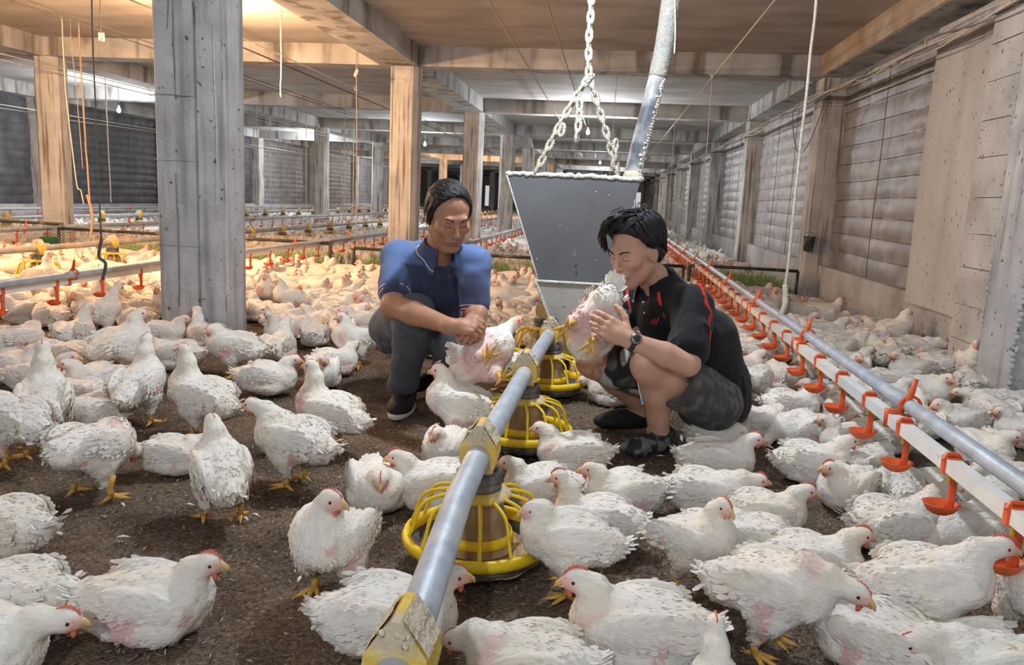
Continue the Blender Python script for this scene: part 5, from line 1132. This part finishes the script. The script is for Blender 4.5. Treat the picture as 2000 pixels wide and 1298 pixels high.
def shoe(root, heel, toe, m, sole=True, w=.044, hz=.0, top=.085, lift=0.):
    heel, toe = np.array(heel, float), np.array(toe, float); d = toe-heel; L = np.linalg.norm(d); f = d/L; Fm = frame(f); q = lambda x, y, z: heel+Fm@np.array([x, y, z])
    S = Sdf(); S.ell(q(.10*L/.27, 0, .045), (.10, w*.86, .040), .03, Fm); S.ell(q(L*.72, 0, .034), (L*.32, w, .034), .04, Fm); S.ell(q(.05, 0, .065), (.052, w*.85, .05), .03, Fm); S.plane(q(0, 0, .006), -Fm[:, 2])
    S2 = Sdf(); S2.ell(q(L*.52, 0, .012), (L*.56, w*1.06, .05), .02, Fm); S2.plane(q(0, 0, .022), Fm[:, 2]); S2.plane(q(0, 0, 0), -Fm[:, 2])
    lo, hi = np.minimum(heel, toe)-.09, np.maximum(heel, toe)+[.09, .09, .16]
    o = build(S, lo, hi, .0055, 'shoe', m, root, flat((1, 1, 1)), lambda V: folds(V, .0012, 4, 2.))
    if sole: build(S2, lo, hi, .0055, 'sole', MT['sole'], o, flat((1, 1, 1)))
    la = MB()
    for i in range(4):
        x = L*.42+.022*i; la.add(*tubeVF([q(x, -.022, .078-.02*i/3), q(x+.008, 0, .084-.02*i/3), q(x, .022, .078-.02*i/3)], .0022, 5))
    if sole: la.build('laces', MT['cable'], o)
    return o
def collar(root, base, up, front, r0, r1, hgt, m, c, pip=None, open_=22, tip=.03):
    Fm = np.stack([front/np.linalg.norm(front), np.cross(up, front)/np.linalg.norm(np.cross(up, front)), up], 1); th = np.radians(np.linspace(open_, 360-open_, 40)); nv = 5; rows = []
    for k in range(nv):
        t = k/(nv-1); e = np.exp(-((np.minimum(th, 2*math.pi-th)-R(open_))/.35)**2)
        r_ = r0+(r1-r0)*t+e*tip*t*.6; z = hgt*(1-t*1.35)-e*tip*t; rows.append(np.asarray(base)+(np.stack([r_*np.cos(th), r_*np.sin(th)*1.04, z], 1)@Fm.T))
    Vf = np.stack(rows, 1).reshape(-1, 3); inn = [np.asarray(base)+(np.stack([(r0-.004)*np.cos(th), (r0-.004)*np.sin(th)*1.04, hgt*.98-.055*t+0*th], 1)@Fm.T) for t in np.linspace(0, 1, nv)]
    Vi = np.stack(inn, 1).reshape(-1, 3); F = gridVF(40, nv)
    o = MB().add(Vf, F, c).add(Vf-np.array([0, 0, .003]), F[:, ::-1], c).add(Vi, F[:, ::-1], np.array(c)*1.0).add(Vi+[0, 0, .001], F, c).build('collar', MT['cloth'], root)
    if pip is not None:
        edge = Vf.reshape(40, nv, 3)[:, -2]*.5+Vf.reshape(40, nv, 3)[:, -1]*.5; MB().add(*tubeVF(edge+Fm[:, 2]*.0025, .0017, 5)).build('collar_piping', MT[pip], o)
    return o

# ---- older man, blue polo shirt
P1 = empty('person', (-.82, 3.2, 0), 0, 'squatting man in blue polo shirt and grey trousers examining a hen', 'person')
def rt(o, root):                                   # world-built child of a placed empty
    o.matrix_parent_inverse = Matrix.Translation(-Vector(root.location)); return o
_build = MB.build
def build_rel(s, name, m=None, parent=None, smooth=True, loc=None):
    o = _build(s, name, m, parent, smooth, loc)
    if parent is not None and parent.name.startswith('person'): rt(o, parent)
    return o
MB.build = build_rel
SK1 = (.40, .205, .128)
C1 = np.array((-.610, 2.965, .822)); H1 = frame((.50, -.76, -.42), roll=.05)
S = Sdf(); w1 = head_sdf(S, C1, H1, 1.0, 1.06, 1.05)
nb1 = np.array((-.665, 3.085, .665))
S.cone(C1+H1@[-.022, 0, -.06], nb1, .057, .062, .03)
S.ell((-.70, 3.16, .56), (.165, .115, .13), .04); S.ell((-.80, 3.33, .40), (.14, .12, .14), .04)
shR, elR, wrR = np.array((-.865, 3.15, .64)), np.array((-.815, 2.945, .462)), np.array((-.545, 2.742, .432))
shL, elL, wrL = np.array((-.512, 3.03, .645)), np.array((-.498, 2.975, .435)), np.array((-.452, 2.80, .468))
S.cone(shR, elR, .052, .045, .03); S.cone(elR, elR*.62+wrR*.38, .046, .045, .03); S.cone(elR*.62+wrR*.38, wrR, .045, .029, .02)
S.cone(shL, elL, .052, .043, .03); S.cone(elL, elL*.6+wrL*.4, .043, .041, .03); S.cone(elL*.6+wrL*.4, wrL, .041, .029, .02)
hand(S, wrR+[.012, -.002, 0], (.93, -.12, .10), (.05, -.62, .78), 1, [(38, 52, 30), (48, 55, 30), (55, 55, 35), (60, 55, 35)], 1.0, .0, (.85, .35, -.55))
hand(S, wrL+[0, -.008, 0], (-.12, -.55, -.62), (.55, -.62, .55), -1, [(30, 40, 25), (38, 45, 25), (45, 48, 30), (50, 50, 30)], .98, .0, (.9, .3, -.5))
# legs under the trousers keep the figure in one piece
hR, kR, aR = np.array((-.95, 3.40, .30)), np.array((-.735, 2.97, .425)), np.array((-.815, 3.11, .085))
hL, kL, aL = np.array((-.78, 3.42, .30)), np.array((-.565, 3.0, .305)), np.array((-.705, 3.40, .115))
for a, b_, c in ((hR, kR, aR), (hL, kL, aL)): S.cone(a, b_, .07, .05, .03); S.cone(b_, c, .048, .034, .02)
build(S, (-1.1, 2.55, .02), (-.30, 3.6, .98), .0042, 'body', MT['skin'], P1, lambda V: face_colour(V, w1, H1, C1, SK1, (.30, .115, .085), .6))
face_parts(w1, H1, P1, (.0215, .0275, .0285, .020), S)
S = Sdf(); S.ell((-.80, 3.33, .385), (.180, .155, .17), .05); S.ell((-.705, 3.165, .55), (.192, .135, .150), .06); S.cone((-.84, 3.15, .635), (-.53, 3.045, .642), .068, .068, .05)
S.cone((-.665, 3.09, .63), nb1+[0.002, -.008, .02], .085, .070, .03)
sR, sL = shR*.30+elR*.70, shL*.26+elL*.74
S.cone(shR+[.01, 0, -.005], sR, .072, .066, .03); S.cone(shL+[-.005, 0, -.005], sL, .070, .061, .025)
S.cone(C1+H1@[.0, 0, -.07], nb1+[.012, -.03, .02], .061, .065, .01, True); S.ell(nb1+[.04, -.085, -.025], (.038, .045, .060), .008, None, True)
S.plane(sR+(elR-shR)*.04, elR-shR) if False else None
ST1 = S
def shirt1(V):  # darker navy chest panel with its shade painted in; sleeves and shoulder tops brighter
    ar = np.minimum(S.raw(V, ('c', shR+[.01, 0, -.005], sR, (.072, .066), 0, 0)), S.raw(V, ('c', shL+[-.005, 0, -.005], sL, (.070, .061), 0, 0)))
    lit_yoke = sstep(V[:, 2], .615, .632); m_ = np.maximum(1-sstep(ar, -.004, .006), lit_yoke)
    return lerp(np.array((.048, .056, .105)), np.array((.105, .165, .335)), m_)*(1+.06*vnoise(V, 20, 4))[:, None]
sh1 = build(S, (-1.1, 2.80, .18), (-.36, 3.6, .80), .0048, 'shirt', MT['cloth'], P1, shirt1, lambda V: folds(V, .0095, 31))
for c_, ax, r_ in ((sR, elR-shR, .0665), (sL, elL-shL, .0615)):
    ax = ax/np.linalg.norm(ax); Fm = frame(ax); b0 = c_+ax*.030
    for k, (mm, dz) in enumerate((('white', .0), ('red', -.008), ('white', -.015))):
        rr = r_*(.93 if k == 0 else .96); lp = [b0+ax*dz+Fm[:, 1]*math.cos(t)*rr+Fm[:, 2]*math.sin(t)*rr for t in np.linspace(0, 2*math.pi, 29)]
        MB().add(*tubeVF(snap(S, lp), .0026, 5, False)).build('sleeve_trim', MT[mm], P1)
collar(P1, nb1+[.006, -.016, .012], np.array((.18, -.38, .91))/1.0, np.array((.42, -.86, -.44)), .070, .098, .040, None, (.060, .075, .15), 'white', 24, .034)
for px_, py_ in ((880, 533), (884, 556)):
    p = hit(ST1, px_, py_); n_ = ST1.grad(p[None])[0]; MB().add(*sphereVF(p+n_*.001, (.005, .005, .005), 8, 6)).build('button', MT['watch'], P1)
MB().add(*ribbon(ST1, [hit(ST1, 876, 520), hit(ST1, 881, 545), hit(ST1, 884, 572)], .022, .0022)).build('placket', mat('placket_cloth', (.05, .058, .11), .85), P1)
S = Sdf(); S.ell((-.865, 3.44, .295), (.165, .150, .135), .05); S.cone(hR, kR, .098, .082, .05); S.cone(kR, aR*.85+kR*.15, .083, .062, .03); S.cone(hL, kL, .092, .078, .05); S.cone(kL, aL*.9+kL*.1, .076, .062, .03)
S.cone(aR*.85+kR*.15, aR+[0, 0, .03], .062, .060, .02); S.plane((0, 0, .075), (0, 0, -1))
build(S, (-1.12, 2.82, .05), (-.44, 3.66, .52), .0052, 'trousers', MT['cloth'], P1, flat((.080, .090, .112)), lambda V: folds(V, .012, 41))
V, F = boxVF(-.03, .03, -.006, .006, -.02, .02); pc = np.array((-.585, 3.0, .395)); MB().add(V@frame((.3, -.9, 0)).T*[1, 1, 1]+pc, F).build('phone_pouch', MT['watch'], P1, False)
rt(shoe(P1, (-.815, 3.205, .0), (-.80, 2.955, .0), MT['shoe'], True, .050), P1)
rt(shoe(P1, (-.695, 3.50, .03), (-.845, 3.33, .0), MT['shoe'], True, .046), P1)
def hair_mesh(C, Fm, blobs, cuts, locks, root, h=.005):
    S = Sdf(); w = lambda *q: np.asarray(C)+Fm@np.array(q, float)
    for c, r, k in blobs: S.ell(w(*c), r, k, Fm)
    for c, n in cuts: S.plane(w(*c), Fm@np.array(n, float), .006)
    def dsp(V):
        q = (V-C)@Fm; return .0032*vnoise(q*[.5, 2.2, 1.], 48, 3)+.0022*vnoise(q*[.5, 3, 1.5], 95, 5)
    V, Q = S.surf(np.asarray(C)-.17, np.asarray(C)+.17, h, dsp); b = MB().add(V, Q)
    g = np.random.default_rng(3)
    for P, r0 in locks(S, w, g):
        P = catmull(P, 4); r = r0*np.sin(np.linspace(.35, math.pi-.08, len(P)))**.8; Vt, Ft = tubeVF(P, r, 5); b.add(Vt, Ft)
    o = b.build('hair', MT['hair'], root); return o
def locks1(S, w, g):
    out = []
    for i in range(210):
        s = g.uniform(-.075, .075); x0 = g.uniform(-.075, .078); zz = lambda x, s: .137-5.5*s*s-max(0, x+.01)**2*4-max(0, -x-.03)**2*5
        P = [w(x, q, zz(x, q)) for x, q in ((x0, s), (x0-.020, s-.012+g.normal(0, .003)), (x0-.042, s-.028+g.normal(0, .005)))]
        P = snap(S, P, 3); P = P+S.grad(P)*.0008; out.append((P, g.uniform(.0022, .004)))
    for i in range(70):
        sd = g.choice((-1, 1)); x0 = g.uniform(-.09, .02); P = [w(x0, sd*.075, .09), w(x0-.008, sd*.085, .03), w(x0-.012, sd*.08, -.035)]; P = snap(S, P, 3); P = P+S.grad(P)*.001; P[2] = P[2]+g.normal(0, .003, 3); out.append((P, g.uniform(.003, .005)))
    return out
hair_mesh(C1, H1, [((-.020, 0, .038), (.103, .084, .094), .01), ((-.05, 0, -.02), (.065, .076, .06), .02), ((-.005, .074, .0), (.03, .012, .042), .012), ((-.005, -.074, .0), (.03, .012, .042), .012)], [((.044, 0, .09), (.93, 0, -.30)), ((.022, 0, -.018), (.90, 0, -.42)), ((0, 0, -.078), (0, 0, -1))], locks1, P1)

# ---- younger man, black polo shirt and shorts
P2 = empty('person', (.30, 2.9, 0), 0, 'squatting young man in black polo with red stripes holding a hen', 'person')
SK2 = (.55, .315, .225)
C2 = np.array((.103, 2.85, .735)); H2 = frame((-.70, -.63, -.33), roll=-.04)
S = Sdf(); w2 = head_sdf(S, C2, H2, 1.0, .96, .97); nb2 = np.array((.205, 2.945, .605))
S.cone(C2+H2@[-.02, 0, -.06], nb2, .055, .058, .03); S.ell((.255, 2.95, .49), (.11, .15, .12), .04); S.ell((.36, 2.95, .34), (.12, .13, .13), .04)
shL, elL, wrL = np.array((.315, 2.80, .560)), np.array((.292, 2.605, .382)), np.array((.095, 2.585, .452))
shR, elR, wrR = np.array((.125, 3.045, .55)), np.array((.03, 2.95, .41)), np.array((.03, 2.84, .45))
hL, kL, aL = np.array((.43, 2.84, .20)), at(1268, 712, 2.70), np.array((.232, 2.80, .075))
hR, kR, aR = np.array((.40, 3.02, .22)), np.array((-.025, 2.94, .30)), np.array((.185, 3.10, .085))
for a, b_, c in ((hL, kL, aL), (hR, kR, aR)):
    S.cone(a, b_, .080, .058, .03); S.ell(b_, (.062, .062, .062), .02); m_ = b_*.62+c*.38+np.array([.018, .02, 0]); S.cone(b_, m_, .054, .057, .03); S.cone(m_, c, .056, .036, .03); S.ell(c, (.037, .037, .04), .02)
for c, d in ((aL, (-.82, -.55, -.22)), (aR, (-.9, -.2, -.2))): d = np.array(d); S.cone(c+[0, 0, -.03], c+d/np.linalg.norm(d)*.10+[0, 0, -.02], .034, .028, .03)
for a, b_, c in ((shL, elL, wrL), (shR, elR, wrR)): S.cone(a, b_, .050, .042, .012); S.cone(b_, b_*.6+c*.4, .043, .041, .010); S.cone(b_*.6+c*.4, c, .041, .027, .010)
hand(S, wrL+[-.008, 0, .004], (-.86, .05, .42), (-.18, -.93, .32), -1, [(14, 24, 16), (16, 26, 18), (20, 28, 20), (24, 30, 20)], 1.02, .06, (.55, .72, -.2))
hand(S, wrR, (-.6, -.10, .3), (-.3, .3, .9), 1, [(30, 35, 25)]*4, .95)
build(S, (-.14, 2.48, .012), (.56, 3.16, .90), .0042, 'body', MT['skin'], P2, lambda V: face_colour(V, w2, H2, C2, SK2, (.40, .155, .12), .12))
face_parts(w2, H2, P2, (.0205, .0245, .0265, .0215), S)
S = Sdf(); S.ell((.425, 2.94, .24), (.125, .15, .12), .06); S.ell((.345, 2.95, .37), (.135, .155, .145), .06); S.ell((.255, 2.945, .485), (.125, .165, .125), .06); S.cone((.30, 2.825, .555), (.14, 3.03, .545), .066, .064, .05); S.cone((.23, 2.94, .57), nb2+[-.004, -.004, .012], .085, .068, .03)
S.cone((.41, 2.985, .42), (.475, 2.955, .175), .10, .105, .06)
sL, sR = shL*.24+elL*.76, shR*.3+elR*.7; S.cone(shL+[.004, .004, -.004], sL, .072, .070, .03); S.cone(shR, sR, .066, .06, .03)
S.cone(C2+H2@[0, 0, -.07], nb2+[-.018, -.016, .015], .058, .062, .01, True); S.ell(nb2+[-.066, -.060, -.018], (.030, .030, .050), .008, None, True)
ST2 = S
build(S, (-.03, 2.58, .08), (.60, 3.2, .74), .0048, 'shirt', MT['cloth'], P2, flat((.012, .012, .0145)), lambda V: folds(V, .0085, 51))
RED = mat('red_stripe_cloth', (.45, .035, .022), .8)
for pts_, wd in (([(1365, 556), (1378, 590), (1388, 612), (1384, 628), (1386, 652), (1384, 682)], [.010, .018, .020, .014, .013, .004]), ([(1287, 570), (1289, 585), (1294, 603), (1300, 622)], [.012, .014, .008, .003]), ([(1228, 556), (1226, 575), (1229, 595), (1233, 612)], [.010, .013, .007, .003])):
    MB().add(*ribbon(ST2, [hit(ST2, *q) for q in pts_], wd, .002)).build('red_stripe', RED, P2)
for px_, py_ in ((1239, 588), (1257, 591), (1261, 611)):
    p = hit(ST2, px_, py_); n_ = ST2.grad(p[None])[0]; MB().add(*sphereVF(p+n_*.002, (.0055, .004, .0055), 8, 6)).build('button', MT['white'], P2)
# three slanting bars of the chest emblem
for k, (xa, ya, xb, yb) in enumerate(((1271, 632, 1275, 625), (1276, 633, 1281, 622), (1281, 634, 1287, 619))):
    MB().add(*ribbon(ST2, [hit(ST2, xa, ya), hit(ST2, (xa+xb)/2, (ya+yb)/2), hit(ST2, xb, yb)], .0045, .002)).build('chest_emblem', MT['red'], P2)
collar(P2, nb2+[-.008, -.006, .008], np.array((-.30, -.22, .93))/1.0, np.array((-.72, -.58, -.38)), .068, .090, .036, None, (.013, .013, .016), None, 24, .03)
S = Sdf(); S.ell((.41, 2.94, .185), (.120, .145, .115), .05); S.cone(hL, hL*.42+kL*.58, .100, .096, .04); S.cone(hR, hR*.22+kR*.78, .098, .086, .04)
d1 = (kL-hL)/np.linalg.norm(kL-hL)
S.cone(hL*.42+kL*.58+d1*.07, kL+d1*.1, .105, .11, .006, True)
def shorts(V):
    n1 = vnoise(V*[1, 1, .5], 70, 2); c = lerp(np.array((.070, .066, .062)), np.array((.13, .125, .118)), sstep(n1, -.2, .6)); far = 1-sstep(S.raw(V, ('c', hR, hR*.22+kR*.78, (.098, .086), 0, 0)), .0, .02)
    n2 = vnoise(V, 17, 8); c = lerp2(c, np.array((.02, .02, .022)), far*sstep(n2, -.05, .1)*.9); c = lerp2(c, np.array((.50, .50, .51)), far*sstep(n2, .30, .36)*.9); return c
build(S, (-.06, 2.56, .03), (.62, 3.18, .44), .0050, 'shorts', MT['cloth'], P2, shorts, lambda V: folds(V, .009, 61))
rt(shoe(P2, (.285, 2.835, .0), (.105, 2.70, .0), MT['shoe_grey'], False, .046), P2)
rt(shoe(P2, (.235, 3.115, .0), (.0, 3.05, .0), MT['shoe'], False, .044), P2)
ax = (wrL-elL)/np.linalg.norm(wrL-elL); Fm = frame(ax); wc = wrL-ax*.012
V, F = latheVF([(.031, -.010), (.0345, -.008), (.0345, .008), (.031, .010)], 24); V = V@np.stack([Fm[:, 1], Fm[:, 2], Fm[:, 0]], 1).T+wc
wt = MB().add(V, F).build('watch_strap', MT['watch'], P2)
fd = np.array((-.05, -.85, .5)); fd -= ax*(fd@ax); fd /= np.linalg.norm(fd); Fw = np.stack([ax, np.cross(fd, ax), fd], 1); V, F = latheVF([(.001, .009), (.014, .009), (.019, .006), (.020, -.004), (.001, -.004)], 20); MB().add(V@Fw.T+wc+fd*.033, F).build('watch_case', MT['metal'], wt)
V, F = latheVF([(.001, .0105), (.012, .0105), (.013, .009)], 20); MB().add(V@Fw.T+wc+fd*.033, F).build('watch_dial', MT['watch'], wt)
Pp = catmull([at(1244, 735, 2.72), at(1247, 755, 2.68), at(1251, 772, 2.66), at(1253, 781, 2.655)], 5); MB().add(*tubeVF(Pp, .0016, 5)).build('charging_cable', MT['white'], P2)
MB().add(*tubeVF([at(1252, 777, 2.655), at(1254, 785, 2.655)], .0042, 7)).build('cable_plug', mat('blue_plug', (.15, .45, .75), .4), P2); MB().add(*tubeVF([at(1254, 785, 2.655), at(1255, 789, 2.655)], .0032, 6)).build('plug_tip', MT['white'], P2)
def locks2(S, w, g):
    out = []
    for i in range(70):                                         # locks combed over the brow line
        a = g.uniform(0, 1); P = [w(.0+.03*a, .03-.02*a+g.normal(0, .006), .138), w(.05, .012-.05*a, .128+g.normal(0, .003)), w(.084, -.015-.05*a, .100), w(.094-.02*a, -.036-.045*a, .078-.015*a)]; P = snap(S, P, 2); P = P+S.grad(P)*g.uniform(.001, .006, 4)[:, None]; out.append((P, g.uniform(.004, .007)))
    for i in range(60):
        a = g.uniform(0, 1); P = [w(-.01, .058-.01*a, .125), w(.040, .052-.03*a, .118), w(.068, .038-.04*a, .102-.01*a), w(.080, .015-.045*a, .088-.012*a)]; P = snap(S, P, 3); P = P+S.grad(P)*g.uniform(.001, .005, 4)[:, None]; out.append((P, g.uniform(.004, .0065)))
    for i in range(60):                                         # fringe swept forward and to his right
        t = i/59; x0 = -.045+.09*g.random(); a = g.uniform(0, 1)
        P = [w(x0, .022+g.normal(0, .006), .138+g.normal(0, .004)), w(x0*.5+.055+g.normal(0, .006), -.005-.03*a, .146+g.normal(0, .006)-.01*a), w(.100-.02*a+g.normal(0, .006), -.038-.03*a, .108+g.normal(0, .008)-.02*a), w(.104-.045*a+g.normal(0, .007), -.060-.028*a, .055+g.normal(0, .010)-.045*a)]
        out.append((P, g.uniform(.005, .0085)))
    for i in range(130):
        sd = 1 if g.random() < .75 else -1; x0 = g.uniform(-.10, .035); P = [w(x0, sd*.035, .142), w(x0+.008, sd*.074, .105), w(x0+.002, sd*.090, .06), w(x0-.008, sd*.084, .022-max(0, -x0-.02)*.75)]; P = snap(S, P, 3); P = P+S.grad(P)*g.uniform(.0, .004, 4)[:, None]+g.normal(0, .002, (4, 3)); out.append((P, g.uniform(.004, .0075)))
    for i in range(60):
        s = g.uniform(-.06, .06); P = [w(-.02, s, .145-5*s*s), w(-.075, s*1.1, .118-5*s*s), w(-.115, s*1.1, .06), w(-.105, s, -.03)]; P = snap(S, P, 3); P = P+S.grad(P)*g.uniform(.0, .004, 4)[:, None]; out.append((P, g.uniform(.004, .0075)))
    for i in range(22):
        a = g.uniform(0, 6.28); P = [w(-.01+.03*math.cos(a), .03*math.sin(a), .14), w(-.01+.055*math.cos(a), .05*math.sin(a), .156), w(-.01+.085*math.cos(a), .075*math.sin(a), .150)]; out.append((P, .0018))
    return out
hair_mesh(C2, H2, [((-.018, 0, .046), (.108, .089, .098), .01), ((.045, -.030, .098), (.055, .056, .040), .03), ((-.05, 0, -.015), (.062, .076, .065), .02), ((-.002, .077, .022), (.032, .012, .045), .012), ((-.002, -.077, .022), (.032, .012, .045), .012)], [((.052, 0, .075), (.80, .10, -.60)), ((.026, 0, -.005), (.92, 0, -.38)), ((0, 0, -.088), (0, 0, -1))], locks2, P2)
MB.build = _build
